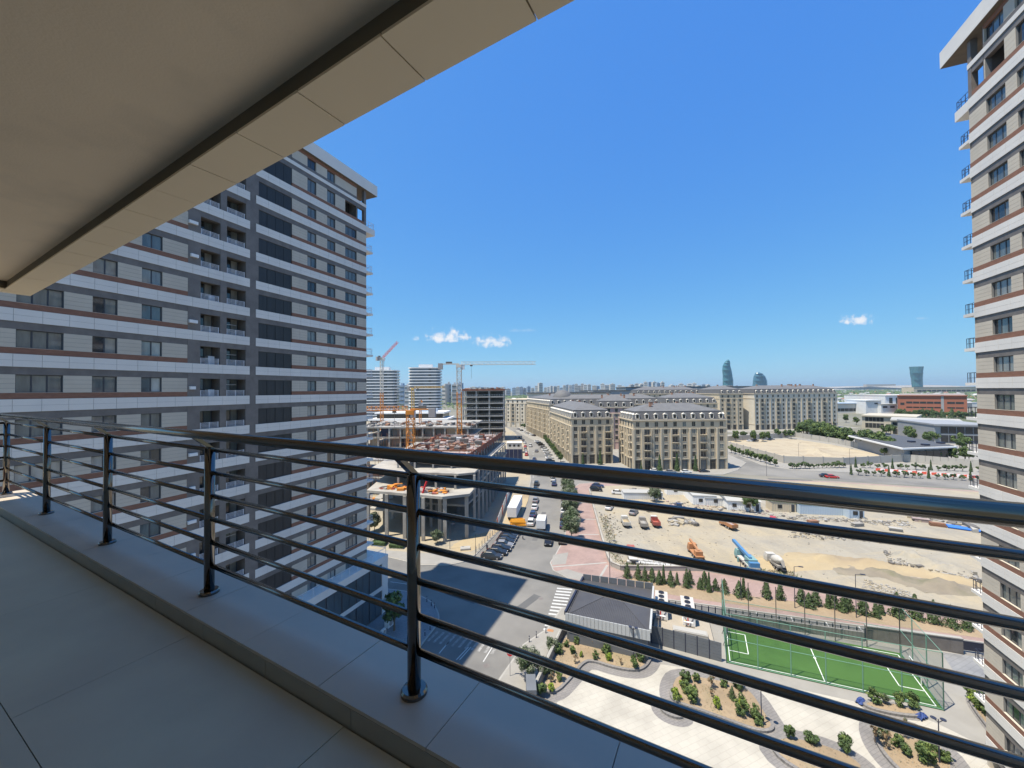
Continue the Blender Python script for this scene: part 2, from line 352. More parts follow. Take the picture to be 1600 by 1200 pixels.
while x < 4:
    ubox('coping_tile', 'coping_tile', pa, x + .0015, x + .5685, -.16, .186, -1.214, -1.2 + rnd(-.0005, .0005))
    ubox('riser_tile', 'riser', pa, x + .0015 + .2, x + .5685 + .2, -.162, -.152, -1.2992, -1.2145)
    x += .57
for j in range(4): ubox('coping_tile', 'brick_red' if j == 0 else 'coping_tile', pa, -6.64, -6.345, -.163 - j * .57 - .566, -.163 - j * .57, -1.214, -1.2)
# ceiling, beam and soffit panels (a touch off the rail's line)
CR = BR - R(1.5)
ce = struct(MB().box(-6.36, 4.6, -2.4, -.2, 1.345, 1.7).build('balcony_ceiling', 'plaster', None, P0, CR))
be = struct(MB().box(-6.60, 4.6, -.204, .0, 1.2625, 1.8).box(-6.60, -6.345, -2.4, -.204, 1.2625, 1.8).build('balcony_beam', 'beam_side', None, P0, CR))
x = 4.06
while x > -6.6:
    x0 = max(x - .4935, -6.615)
    ubox('soffit_panel', 'soffit', be, x0, x, -.214, .014, 1.25 + rnd(-.0008, .0008), 1.2625)
    x -= .5
for j in range(4): ubox('soffit_panel', 'soffit', be, -6.615, -6.34, -.216 - .5 * j - .4985, -.216 - .5 * j, 1.25, 1.2625)
ow = struct(bal('own_building_wall', MB().box(-6.3, 16, -15, -2.4, -H, 31).box(-6.45, 4.2, -2.4, 0, -2.2, -1.6), 'own_wall'))
# railing
rl = thing('balcony_railing', 'dark polished steel railing with round handrail along the balcony edge', 'railing', P0, BR)
for i in range(-1, 5):
    px = -i * SP if i >= 0 else 2.25
    tag(MB().tube((px, 0, -1.2), (px, 0, -.335), .0265, 20).build('post', 'steel', rl, None, 0, True))
    MB().lathe([(.052, -1.1995), (.052, -1.186), (.046, -1.178), (.0275, -1.176)], 24, (px, 0)).build('flange', 'steel', rl)
    b = MB(); b.bar((px, .012, -.342), (px, -.079, -.258), .03, .02); b.build('bracket', 'steel', rl)
for k in range(6):
    z = -.342 - k * .1385
    for i in range(-1, 4):
        xa, xb = (-i * SP if i >= 0 else 2.25), -(i + 1) * SP
        MB().tube((xb + .02, .004, z), (xa - .02, .004, z), .0135, 12).build('bar', 'steel', rl, None, 0, True)
    MB().tube((XL, -.02, z), (XL, -2.38, z), .0135, 12).build('bar', 'steel', rl, None, 0, True)
MB().tube((XL - .02, -.075, -.243), (2.6, -.075, -.243), 0.0238, 20).build('handrail', 'steel', rl, None, 0, True)
MB().tube((XL, -.06, -.243), (XL, -2.38, -.243), 0.0238, 20).build('handrail', 'steel', rl, None, 0, True)

# ================================================================== THE GROUND
gd = MB(); N = 24
rings = [0, 60, 150, 400, 900, 2000, 4500, 9000, 16000]
gd.sheet([(-16000, -6000), (16000, -6000), (16000, 16000), (-16000, 16000)], -.03)
struct(gd.build('ground', 'far_ground'))
def inset(pts, d):
    a = sum(pts[i][0] * pts[(i + 1) % len(pts)][1] - pts[(i + 1) % len(pts)][0] * pts[i][1] for i in range(len(pts)))
    if a < 0: pts = pts[::-1]
    out = []; n = len(pts)
    for i in range(n):
        p, q, r = Vector(pts[i - 1]), Vector(pts[i]), Vector(pts[(i + 1) % n])
        e1, e2 = (q - p).normalized(), (r - q).normalized()
        n1, n2 = Vector((-e1.y, e1.x)), Vector((-e2.y, e2.x)); b = (n1 + n2)
        b = b / max(.7, b.length_squared) if b.length > .01 else n1
        out.append(tuple(q + b * (2 * d)))
    return out
def block(name, pts, inner, kerb='kerb', kw=.22, h=.12):
    o = struct(MB().prism(pts, -.5, h).build(name, kerb))
    ip = inset(pts, kw)
    q = struct(MB().sheet(ip, h + .004).build(inner[0], inner[1])); q.parent = o
    return o
def smooth_pts(pts, rounds=2):
    for _ in range(rounds):
        n = len(pts); out = []
        for i in range(n):
            p, q = Vector(pts[i]), Vector(pts[(i + 1) % n]); out += [tuple(p * .75 + q * .25), tuple(p * .25 + q * .75)]
        pts = out
    return pts
def sheet(name, mk, pts, z, parent=None):
    o = MB().sheet(pts, z).build(name, mk, parent); return struct(o)
# asphalt of the crossing and the streets that meet there
sheet('road', 'asphalt', [(-95, 10), (60, 10), (110, 30), (110, 70), (60, 170), (160, 130), (420, 60), (420, 120), (150, 205), (110, 260), (150, 400), (-40, 470), (-95, 470)], 0)
# construction block left of the street
CB = [G2(745, 866), G2(779, 831), (4.6, 123), (7.2, 151), (9.6, 233), (1.5, 322), (-20, 440), (-230, 440), (-230, 130), (-92, 101), (-52, 88), G2(608, 872), G2(660, 884), G2(700, 884), G2(728, 878)]
block('construction_block', CB, ('site_ground', 'dirt'))
sheet('pavement', 'pavement', [(-90, 103.5), (-52, 91), G2(608, 861), G2(660, 865), G2(705, 868), G2(735, 868), G2(728, 876.5), G2(700, 882.5), G2(660, 882.5), G2(608, 870.5), (-52, 89), (-90, 101.8)], .132)
sheet('sand_patch', 'sand', smooth_pts([G2(700, 856), G2(735, 838), G2(778, 828), G2(800, 800), G2(815, 775), G2(826, 765), G2(828, 775), G2(812, 815), G2(780, 829), G2(760, 846), G2(742, 862), G2(715, 864)], 1), .131)
# left corner with the tower's podium
block('corner_block', smooth_pts([(-120, 74), G2(560, 915), G2(608, 921), G2(640, 925), G2(657, 931), G2(672, 939), G2(682, 950), G2(687, 962), G2(686, 972), G2(682, 980), G2(659, 1009), G2(620, 1060), (-20, 20), (-120, 20)], 1), ('pavement', 'pavement_grey'), h=.14)
# compound with plaza, pitch and pump house
PZ = [G2(855, 983), G2(842, 991), G2(817, 1008), G2(780, 1061), G2(745, 1125), (-12, 2), (80, 2), (95, 36), G2(1560, 1035), G2(1440, 1012), G2(1250, 986), G2(1100, 963), G2(1040, 956), (12, 63), (7.5, 62)]
pz = block('plaza_block', PZ, ('pavement', 'pavement'))
# block with pink paving and the dirt lot
PB = [G2(864, 892), G2(888, 905), G2(940, 921), G2(1030, 936), G2(1250, 966), G2(1540, 1006), (92, 46), (150, 60), G2(1540, 768), G2(1300, 752.5), G2(1140, 748.5), G2(960, 753), G2(905, 756), G2(884, 770), G2(886, 800), G2(882, 840), G2(868, 866), G2(859, 880)]
pb = block('lot_block', PB, ('pink_paving', 'pink_paving'))
sheet('dirt_lot', 'dirt', [G2(953, 880), G2(941, 845), G2(932, 812), G2(926, 790), G2(921, 768), G2(945, 760), G2(1140, 750), G2(1300, 754), G2(1540, 770), (150, 62), (92, 52), G2(1530, 966), G2(1300, 926), G2(1100, 892), G2(965, 889)], .13)
sheet('bare_strip', 'soil', [G2(978, 900), G2(1100, 924), G2(1300, 948), G2(1545, 982), G2(1545, 1000), G2(1300, 966), G2(1100, 939), G2(1000, 922)], .131)
sheet('pavement_patch', 'pavement', [G2(864, 868), G2(888, 864), G2(884, 882), G2(862, 884)], .132)
sheet('pavement_corner', 'pavement', [G2(868, 894), G2(886, 890), G2(912, 898), G2(906, 908), G2(888, 904)], .132)
# pale bands laid across the pink paving
for (a, b, c, d) in ((905, 836, 936, 836), (903, 812, 932, 812), (862, 887, 948, 880), (936, 905, 949, 884), (906, 786, 926, 786)):
    p, q = G(a, b), G(c, d); n = (q - p).normalized().cross(Vector((0, 0, 1))) * .22
    sheet('paving_band', 'kerb', [(p + n).xy, (q + n).xy, (q - n).xy, (p - n).xy], .1325)
# streets and blocks farther off
block('cream_block_pavement', [G2(884, 742), G2(960, 742), G2(1130, 742), G2(1152, 735), G2(1166, 723), (118, 225), (115, 300), (60, 420), (12, 420), (3, 330), (16, 262), (17.5, 226), (17, 195)], ('pavement', 'pavement'))
block('walled_lot_block', [G2(1190, 727), G2(1240, 735), G2(1320, 738), G2(1540, 750), (330, 150), (330, 260), (215, 300), (150, 290), (124, 240)], ('pavement', 'pavement'))
block('far_cream_pavement', [(112, 310), (130, 300), (212, 312), (300, 330), (300, 400), (112, 400)], ('pavement', 'pavement'))
sheet('bare_ground', 'lot_sand', [(127, 232), G2(1140, 688), G2(1240, 686), G2(1300, 695), G2(1400, 716), G2(1325, 722), G2(1220, 719)], .131)
# road paint
def stripe(a, b, w=.12, name='road_marking', mk='paint', z=.005):
    p, q = Vector((*a[:2], 0)), Vector((*b[:2], 0)); n = (q - p).normalized().cross(Vector((0, 0, 1))) * w / 2
    return struct(MB().sheet([(p + n).xy, (q + n).xy, (q - n).xy, (p - n).xy], z).build(name, mk))
for i in range(13):                                          # the zebra beside the pump house
    t = (i + .5) / 13
    a = G(848, 986).lerp(G(871, 917), t); b = G(869, 989).lerp(G(895, 919), t); stripe(a, b, .42)
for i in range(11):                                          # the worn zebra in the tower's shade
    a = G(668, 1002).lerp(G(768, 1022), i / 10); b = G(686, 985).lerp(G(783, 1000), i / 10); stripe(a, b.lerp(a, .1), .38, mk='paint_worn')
for (a, b, c, d) in ((713, 1031, 732, 1011), (718, 1031, 736, 1011), (686, 1021, 702, 1002), (755, 1034, 770, 1010), (735, 1090, 752, 1055), (610, 909, 660, 916), (1235, 962, 1241, 975), (1288, 968, 1297, 982), (1180, 953, 1185, 965), (1340, 976, 1350, 990)):
    stripe(G(a, b), G(c, d), .14)
for i in range(14):
    y = 100 + i * 9; p = Vector((5 + (y - 97) * .055, y, 0)); stripe(p, p + Vector((.25, 4, 0)), .12)
# ---- plaza paving
BD = [G2(1000, 1035), G2(1122, 1052), G2(1200, 1068), G2(1290, 1088), G2(1400, 1112), G2(1460, 1130), G2(1520, 1160), G2(1600, 1215), (30, 24), (5, 24), G2(870, 1100), G2(905, 1060), G2(920, 1048), G2(990, 1052)]
sheet('plaza_paving', 'plaza', BD, .13, pz)
pl = []
def planter(name, pts, rim=.32, h=.38, border=1.1):
    pts = smooth_pts(pts, 2)
    sheet('paving_border', 'plaza_border', inset(pts, -border), .134 + .0006 * len(pl), pz)
    o = struct(MB().prism(pts, .1, h).build(name, 'plaza_border')); pl.append(o)
    b = struct(MB().sheet(inset(pts, rim), h + .006).build('soil', 'soil', o)); return o
planter('planter', [G2(868, 1090), G2(842, 1080), G2(862, 1040), G2(880, 992), G2(920, 996), G2(1018, 1014), G2(1022, 1026), G2(1012, 1046), G2(995, 1053), G2(960, 1048), G2(925, 1036), G2(912, 1040), G2(895, 1062)])
planter('planter', [G2(1058, 1054), G2(1110, 1063), G2(1158, 1072), G2(1180, 1088), G2(1200, 1120), G2(1215, 1145), G2(1190, 1150), G2(1140, 1132), G2(1085, 1112), G2(1048, 1100), G2(1045, 1075)])
planter('planter', [G2(1215, 1150), G2(1290, 1166), G2(1340, 1190), G2(1360, 1215), G2(1280, 1230), G2(1200, 1180)])
planter('planter', [G2(1372, 1128), G2(1400, 1132), G2(1450, 1150), G2(1500, 1200), G2(1480, 1240), G2(1420, 1225), G2(1375, 1180), G2(1362, 1145)])
planter('planter', [G2(1345, 1098), G2(1390, 1100), G2(1436, 1115), G2(1448, 1126), G2(1400, 1122), G2(1352, 1110)], border=.3)
planter('planter', [G2(1028, 1106), G2(1050, 1112), G2(1072, 1122), G2(1062, 1128), G2(1038, 1120)], border=.9)
planter('planter', [G2(1508, 1096), G2(1522, 1092), G2(1600, 1168), G2(1640, 1215), G2(1610, 1215), G2(1560, 1165)], border=.2, rim=.2)
sheet('driveway', 'pavement_grey', [G2(1470, 1020), G2(1545, 1030), G2(1600, 1060), G2(1700, 1150), G2(1640, 1180), G2(1530, 1090), G2(1490, 1050)], .131, pz)

# manholes and patched asphalt
for (px, py) in ((768, 905), (845, 935), (838, 800), (855, 770), (760, 1040), (720, 985)):
    p = G(px, py); o = struct(MB().lathe([(.42, 0), (.42, .006), (.01, .007)], 18).build('manhole_cover', 'dark_stone_warm', None, (p.x, p.y, .0)))
for (a, b, w) in (((700, 925), (745, 940), 1.6), ((835, 845), (850, 800), 1.2), ((800, 960), (840, 930), 1.4), ((842, 745), (843, 720), 1.5), ((1200, 748), (1270, 751), 2.2)):
    stripe(G(*a), G(*b), w, 'asphalt_patch', 'asphalt_new', .003)
# ================================================================== THE TWO TOWERS BESIDE US
FH = 3.3
_win = {}
def tower_window(parent, X, s0, s1, z0, z1, lights, yin):
    """frame with its panes; s runs along the facade, X turns it into the local x"""
    w, h = s1 - s0, z1 - z0; key = (round(w, 2), round(h, 2), lights)
    if key not in _win:
        f = MB(); t = .06
        f.box(0, w, -.06, 0, 0, t).box(0, w, -.06, 0, h - t, h).box(0, t, -.06, 0, t, h - t).box(w - t, w, -.06, 0, t, h - t)
        ps = []
        for i in range(lights):
            a, b = w * i / lights, w * (i + 1) / lights
            if i: f.box(a - .045, a + .045, -.055, -.003, t, h - t)
            ps.append((max(a + .045, t), min(b - .045, w - t)))
        _win[key] = (f.mesh('window', 'frame_dark'), ps, t, h)
    me, ps, t, h = _win[key]
    xa = min(X(s0), X(s1))
    o = ob('window', me, parent, (xa, -yin, z0))
    r = random.random()
    base = 'glass_a' if r < .45 else 'glass_b' if r < .72 else 'glass_c' if r < .87 else 'glass_d'
    for (a, b) in ps:
        k = base if random.random() < .8 else random.choice(('glass_a', 'glass_b', 'glass_c'))
        ubox('pane', k, o, a, b, -.045, -.03, t, h - t)
    return o
_rail = {}
def small_rail(parent, x0, x1, y, z, h=.62, mk='rail_white', n=5):
    key = (round(x1 - x0, 2), h, mk, n)
    if key not in _rail:
        w = x1 - x0; b = MB()
        for i in range(n): b.box(0, w, -.02, .02, h * (i + .6) / n - .02, h * (i + .6) / n + .02)
        for xx in (.06, w / 2, w - .06): b.box(xx - .025, xx + .025, -.024, .024, 0, h)
        _rail[key] = b.mesh('railing', mk)
    return ob('railing', _rail[key], parent, (x0, y, z))
def tower(name, label, corner, rz, L, mirror, zoff, D, ks, wins, special, whites, smax, end_rail, detail):
    if mirror:
        root = thing(name, label, 'building', (corner[0] - UX * L, corner[1] - UY * L, 0), rz); X = lambda s: L - s
    else:
        root = thing(name, label, 'building', (corner[0], corner[1], 0), rz); X = lambda s: s
    k0, k1 = ks; top = H + zoff + FH * k1
    def bx(mb, s0, s1, y0, y1, z0, z1): mb.box(X(s0), X(s1), y0, y1, z0, z1)
    c = MB(); bx(c, .3, L, -D, -1.5, 0, top); c.build('core', 'interior', root)
    e = MB(); bx(e, -.0, .3, -D, -.05, 0, top - FH * 2); bx(e, L, L + .3, -D, 0, 0, top); bx(e, .0, .3, -D, -2.4, top - FH * 2, top); e.build('end_wall', 'beige_clad', root)
    whitelist = []; planks = MB(); back = MB()
    for k in range(k0, k1 + 1):
        zt = H + zoff + FH * k
        # white band: backing plus panels in two rows
        for (a, b) in whites:
            thin = (k == k1)
            hgt = .5 if thin else .95
            bx(back, a, b, -.4, -.012, zt - hgt, zt)
            n = max(1, round((b - a) / 1.42)); w = (b - a) / n
            for i in range(n):
                for r_ in range(1 if thin else 2): whitelist.append((a + w * i + .009, a + w * (i + 1) - .009, zt - .472 * (r_ + 1) + .006, zt - .472 * r_ - .006))
        if k == k1: continue                                  # above this: cornice storey
        # the storey below the band of level k+1 stands on level k; here the zone under band k
    for k in range(k0, k1 + 1):
        zt = H + zoff + FH * k - (0 if k < k1 else -.45)
        d = MB()
        for (a, b) in whites: bx(d, a, b, -.45, -.05, zt - 1.5, zt - .952)
        d.build('dark_band', 'dark_stone', root)
        if k == k0: continue
        zb = H + zoff + FH * (k - 1)
        # beige cladding between the windows, brick course under it
        edges = [(a, b) for (a, b, n) in wins]
        for (za, zc) in special['walls']:
            cuts = sorted([e_ for e_ in edges if e_[0] >= za - .01 and e_[1] <= zc + .01]); s = za
            br = MB(); bx(br, za, zc, -.4, -.025, zb, zb + .45); br.build('brick_band', 'brick_red', root)
            for (a, b) in cuts + [(zc, zc)]:
                if a - s > .05:
                    if k == k1 and s < .01: s = 2.0
                    bx(back, s, a, -.5, -.062, zb + .452, zt - 1.502)
                    hh = (zt - 1.5 - zb - .45); nn = max(1, round((a - s) / 1.42)); w = (a - s) / nn
                    for r_ in range(4):
                        for i in range(nn): bx(planks, s + w * i + .006, s + w * (i + 1) - .006, -.06, -.04, zb + .45 + hh * r_ / 4 + .008, zb + .45 + hh * (r_ + 1) / 4 - .008)
                s = b
        for (a, b, n) in wins:
            if k == k1 and a < 2.2: continue
            tower_window(root, X, a, b, zb + .452, zt - 1.502, n, .2)
            ubox('sill', 'beige_clad', root, X(a), X(b), -.26, -.015, zb + .4525, zb + .475)
        for (a, b) in special['louvres']:
            n = 4; w = (b - a) / n
            for i in range(n):
                l = MB(); l.box(0, w - .05, -.02, 0, 0, zt - 1.502 - zb)
                for j in range(7): l.box(w * (j + .2) / 7.2, w * (j + .2) / 7.2 + .035, 0, .03, .02, zt - 1.53 - zb)
                key = ('lv', round(w, 2), round(zt - zb, 2))
                if key not in _win: _win[key] = l.mesh('louvre_panel', 'louvre')
                ob('louvre_panel', _win[key], root, (min(X(a + w * i), X(a + w * (i + 1))) + .025, -.16, zb))
        for (a, b) in special['openings']:
            x0, x1 = sorted((X(a), X(b)))
            small_rail(root, x0 + .05, x1 - .05, -.16, zb + .004)
            dr = MB(); w = x1 - x0                                # balcony door and side walls at the back of the loggia
            dr.box(0, .1, -.06, 0, 0, 2.0).box(.75, .85, -.06, 0, 0, 2.0).box(w * .62, w * .62 + .08, -.06, 0, 0, 2.0).box(.1, w, -.06, 0, 1.92, 2.0)
            key = ('dr', round(w, 2))
            if key not in _win: _win[key] = dr.mesh('balcony_door', 'frame_dark')
            o = ob('balcony_door', _win[key], root, (x0, -1.38, zb))
            ubox('pane', random.choice(('glass_b', 'glass_a', 'glass_d')), o, .1, .75, -.04, -.02, .05, 1.9)
            ubox('pane', 'glass_c', o, .85, w * .62, -.04, -.02, .05, 1.9)
    if special['piers']:
        p = MB()
        for (a, b) in special['piers']: bx(p, a, b, -1.5, -.03, 0, top + .4)
        p.build('pier', 'dark_stone_warm', root)
        for k in range(k0, k1):
            zt = H + zoff + FH * k
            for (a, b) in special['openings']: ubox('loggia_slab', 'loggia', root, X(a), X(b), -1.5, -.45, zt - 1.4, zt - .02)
    back.build('band_backing', 'joint', root)
    stuff(planks.build('cladding_plank', 'beige_clad', root))
    whitelist.sort(key=lambda q: detail(q)); rest = MB()
    for i, (a, b, z0, z1) in enumerate(whitelist):
        if i < 300: ubox('facade_panel', 'white_clad', root, X(a), X(b), -.012, .02, z0, z1)
        else: bx(rest, a, b, -.012, .02, z0, z1)
    stuff(rest.build('facade_panel', 'white_clad', root))
    # slabs of the end balconies
    for k in range(k0 + 1, k1):
        zt = H + zoff + FH * k; big = (k == k1 - 1); ext = 1.9 if big else 1.45
        ubox('balcony_slab', 'white_clad', root, X(-ext), X(-.002), -4.6, -.03, zt - .95 + .25 * (not big), zt - .42 + (.4 if big else 0))
        r_ = MB(); zz = zt - .42 + (.4 if big else 0); x0, x1 = X(-ext + .12), X(-.01)
        for yy in (-.15,):
            for h in (.45, .95): r_.bar((x0, yy, zz + h), (x1, yy, zz + h), .035, .035)
            for t in (0, .33, .66, 1): r_.bar((x0 + (x1 - x0) * t, yy, zz), (x0 + (x1 - x0) * t, yy, zz + .95), .035, .035)
        r_.bar((x0, -.15, zz + .95), (x0, -4.4, zz + .95), .04, .04)
        for t in range(5): r_.bar((x0, -.3 - t, zz), (x0, -.3 - t, zz + .95), .03, .03)
        r_.build('balcony_railing', end_rail, root)
    # cornice, with the open corner loggias under it
    ct = top + 3.8
    co = 3.0 if mirror else 2.0; q = MB(); bx(q, -co, L + .5, -D - 1, .42, ct - 1.65, ct); q.build('cornice', 'white_clad', root)
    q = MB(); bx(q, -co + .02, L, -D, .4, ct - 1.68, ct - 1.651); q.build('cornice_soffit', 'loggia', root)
    q = MB(); bx(q, .02, .45, -.5, -.02, top - FH * 1, ct - 1.68); bx(q, 1.9, 2.0, -2.3, -.05, top - FH * 1, ct - 1.68); q.build('corner_pier', 'dark_stone_warm', root)
    sf = ct - 1.685
    for (za, zc) in special['walls']:
        s = max(za, 2.0)
        for (nm, mk, z0, z1, yo) in (('dark_band', 'dark_stone', top + .003, top + .42, -.05), ('brick_band', 'brick_red', sf - .42, sf, -.03)):
            q = MB(); bx(q, s, zc, -.5, yo, z0, z1); q.build(nm, mk, root)
        for (a, b, n) in [w for w in wins if w[0] >= s and w[1] <= zc] + [(zc, zc, 0)]:
            if a - s > .05: q = MB(); bx(q, s, a, -.5, -.04, top + .42, sf - .42); q.build('upper_wall', 'beige_clad', root)
            if n: tower_window(root, X, a, b, top + .422, sf - .422, n, .2)
            s = b
    for (a, b) in special['louvres'] + special['openings']: q = MB(); bx(q, a, b, -.5, -.1, top + .003, sf); q.build('upper_wall', 'dark_stone', root)
    return root, X
_lw = [(1.99, 4.22, 3), (6.03, 7.44, 2), (9.21, 10.59, 2), (26.15, 27.66, 2), (29.29, 30.83, 2), (32.45, 34.82, 3), (36.6, 38.1, 2)]
lt, LX = tower('apartment_tower', 'tall striped apartment tower in shade on the left, white bands and brick courses', (-22.7, 60), ANG_U + math.pi, 42, False, -.35, 17, (-10, 9), _lw,
    dict(walls=[(0, 12.81), (24.1, 42)], louvres=[(12.83, 17.04)], openings=[(18.5, 20.51), (21.14, 22.99)], piers=[(17.06, 18.5), (20.51, 21.14), (22.99, 24.1)]),
    [(0, 17.4), (18.08, 42)], 39, 'rail_white', lambda q: math.hypot(q[0] - 37, (q[2] - H - 2) * .9) if q[0] < 36.5 else 99)
rt, RX = tower('apartment_tower', 'tall striped apartment tower at the right edge with white slab balconies', (43.5, 36), ANG_U, 14, True, .79, 15, (-10, 9), [(2.1, 4.25, 3), (5.4, 7.5, 3), (9.2, 11, 3)],
    dict(walls=[(0, 14)], louvres=[], openings=[], piers=[]), [(0, 14)], 9, 'rail_dark', lambda q: math.hypot(q[0] - 3, (q[2] - H) * .3))
random.seed(9)
for k in range(-8, 9):                                        # outdoor units on the dark pier beside the loggias
    if random.random() < .6: ubox('air_conditioner', 'white_paint', lt, 23.35 + rnd(-.1, .2), 23.95 + rnd(-.1, .2), -.03, .2, H - .35 + FH * k + .7, H - .35 + FH * k + 1.0)
for k in range(-8, 8):
    if random.random() < .5: ubox('drying_rack', 'rail_white', lt, 19.0, 20.1, -.9, -.85, H - .35 + FH * k + 1.2, H - .35 + FH * k + 1.24)
    if random.random() < .5: ubox('stored_box', random.choice(('cabin_blue', 'tan_wall', 'white_paint')), lt, 21.3, 21.9, -1.2, -.7, H - .35 + FH * k, H - .35 + FH * k + rnd(.4, .9))
# podium of the left tower
pd = MB(); pd.box(-2.6, 30, -9, 1.6, .1, 8.0); pd.build('podium', 'dark_stone', lt)
q = MB(); q.box(-2.75, 30, -9, 1.75, 8.0, 9.0).box(-2.7, 30, -9, 1.7, 3.9, 4.5).box(-2.72, -1.4, -9, 1.72, .1, 3.9).box(-2.72, -1.4, -9, 1.72, 4.5, 8.0); q.build('podium_fascia', 'white_clad', lt)
for fl_ in ((.3, 3.9), (4.5, 8.0)):
    for i in range(9):
        o = MB().box(-1.2 + i * 2.6, 1.3 + i * 2.6, 1.6, 1.66, fl_[0], fl_[1]).build('shop_window', 'frame_dark', lt)
        for j in range(2): ubox('pane', 'glass_shop', o, -1.1 + i * 2.6 + j * 1.22, i * 2.6 + .02 + j * 1.22, 1.66, 1.675, fl_[0] + .1, fl_[1] - .12)
q = MB()
for i in range(12): q.box(-2.55 + i * 1.5, -2.5 + i * 1.5, 1.45, 1.5, 9, 10.0)
q.box(-2.55, 16, 1.44, 1.51, 10.0, 10.05); q.box(-2.56, -2.5, -4, 1.5, 10.0, 10.05); q.build('terrace_railing', 'rail_white', lt)
SC.cycles.max_bounces = 6; SC.cycles.diffuse_bounces = 3; SC.cycles.glossy_bounces = 3; SC.cycles.transparent_max_bounces = 6
# ================================================================== CREAM APARTMENT BLOCKS
_cw = {}
def cream_win(kind):
    if kind not in _cw:
        f, p = MB(), MB()
        if kind == 'plain':
            f.box(-.86, .86, -.09, 0, -.12, 0).box(-.84, -.74, -.06, 0, 0, 2.0).box(.74, .84, -.06, 0, 0, 2.0).box(-.9, .9, -.12, 0, 2.0, 2.16).box(-.025, .025, -.035, 0, 0, 2.0); p.box(-.74, .74, -.02, .002, 0, 2.0)
        elif kind == 'balcony':
            f.box(-1.2, -1.1, -.06, 0, -.3, 2.1).box(1.1, 1.2, -.06, 0, -.3, 2.1).box(-1.2, 1.2, -.1, 0, 2.1, 2.25).box(-.03, .03, -.035, 0, -.3, 2.1); p.box(-1.1, 1.1, -.02, .002, -.3, 2.1)
        elif kind == 'shop':
            f.box(-1.25, -1.1, -.1, 0, 0, 3.9).box(1.1, 1.25, -.1, 0, 0, 3.9).box(-1.3, 1.3, -.12, 0, 3.9, 4.15).box(-1.1, 1.1, -.06, 0, 2.9, 3.0).box(-.04, .04, -.05, 0, 0, 2.9); p.box(-1.1, 1.1, -.02, .002, 0, 3.9)
        fm = f.mesh('window', 'cream_trim' if kind != 'shop' else 'win_frame')
        pm = {g: p.mesh('pane', g) for g in (('glass_dark', 'glass_c', 'glass_a') if kind != 'shop' else ('glass_shop', 'glass_dark'))}
        _cw[kind] = (fm, pm)
    return _cw[kind]
_misc = {}
def shared(key, mats, fn, smooth=False):
    if key not in _misc: b = MB(); fn(b); _misc[key] = b.mesh(key[0] if isinstance(key, tuple) else key, mats, smooth)
    return _misc[key]
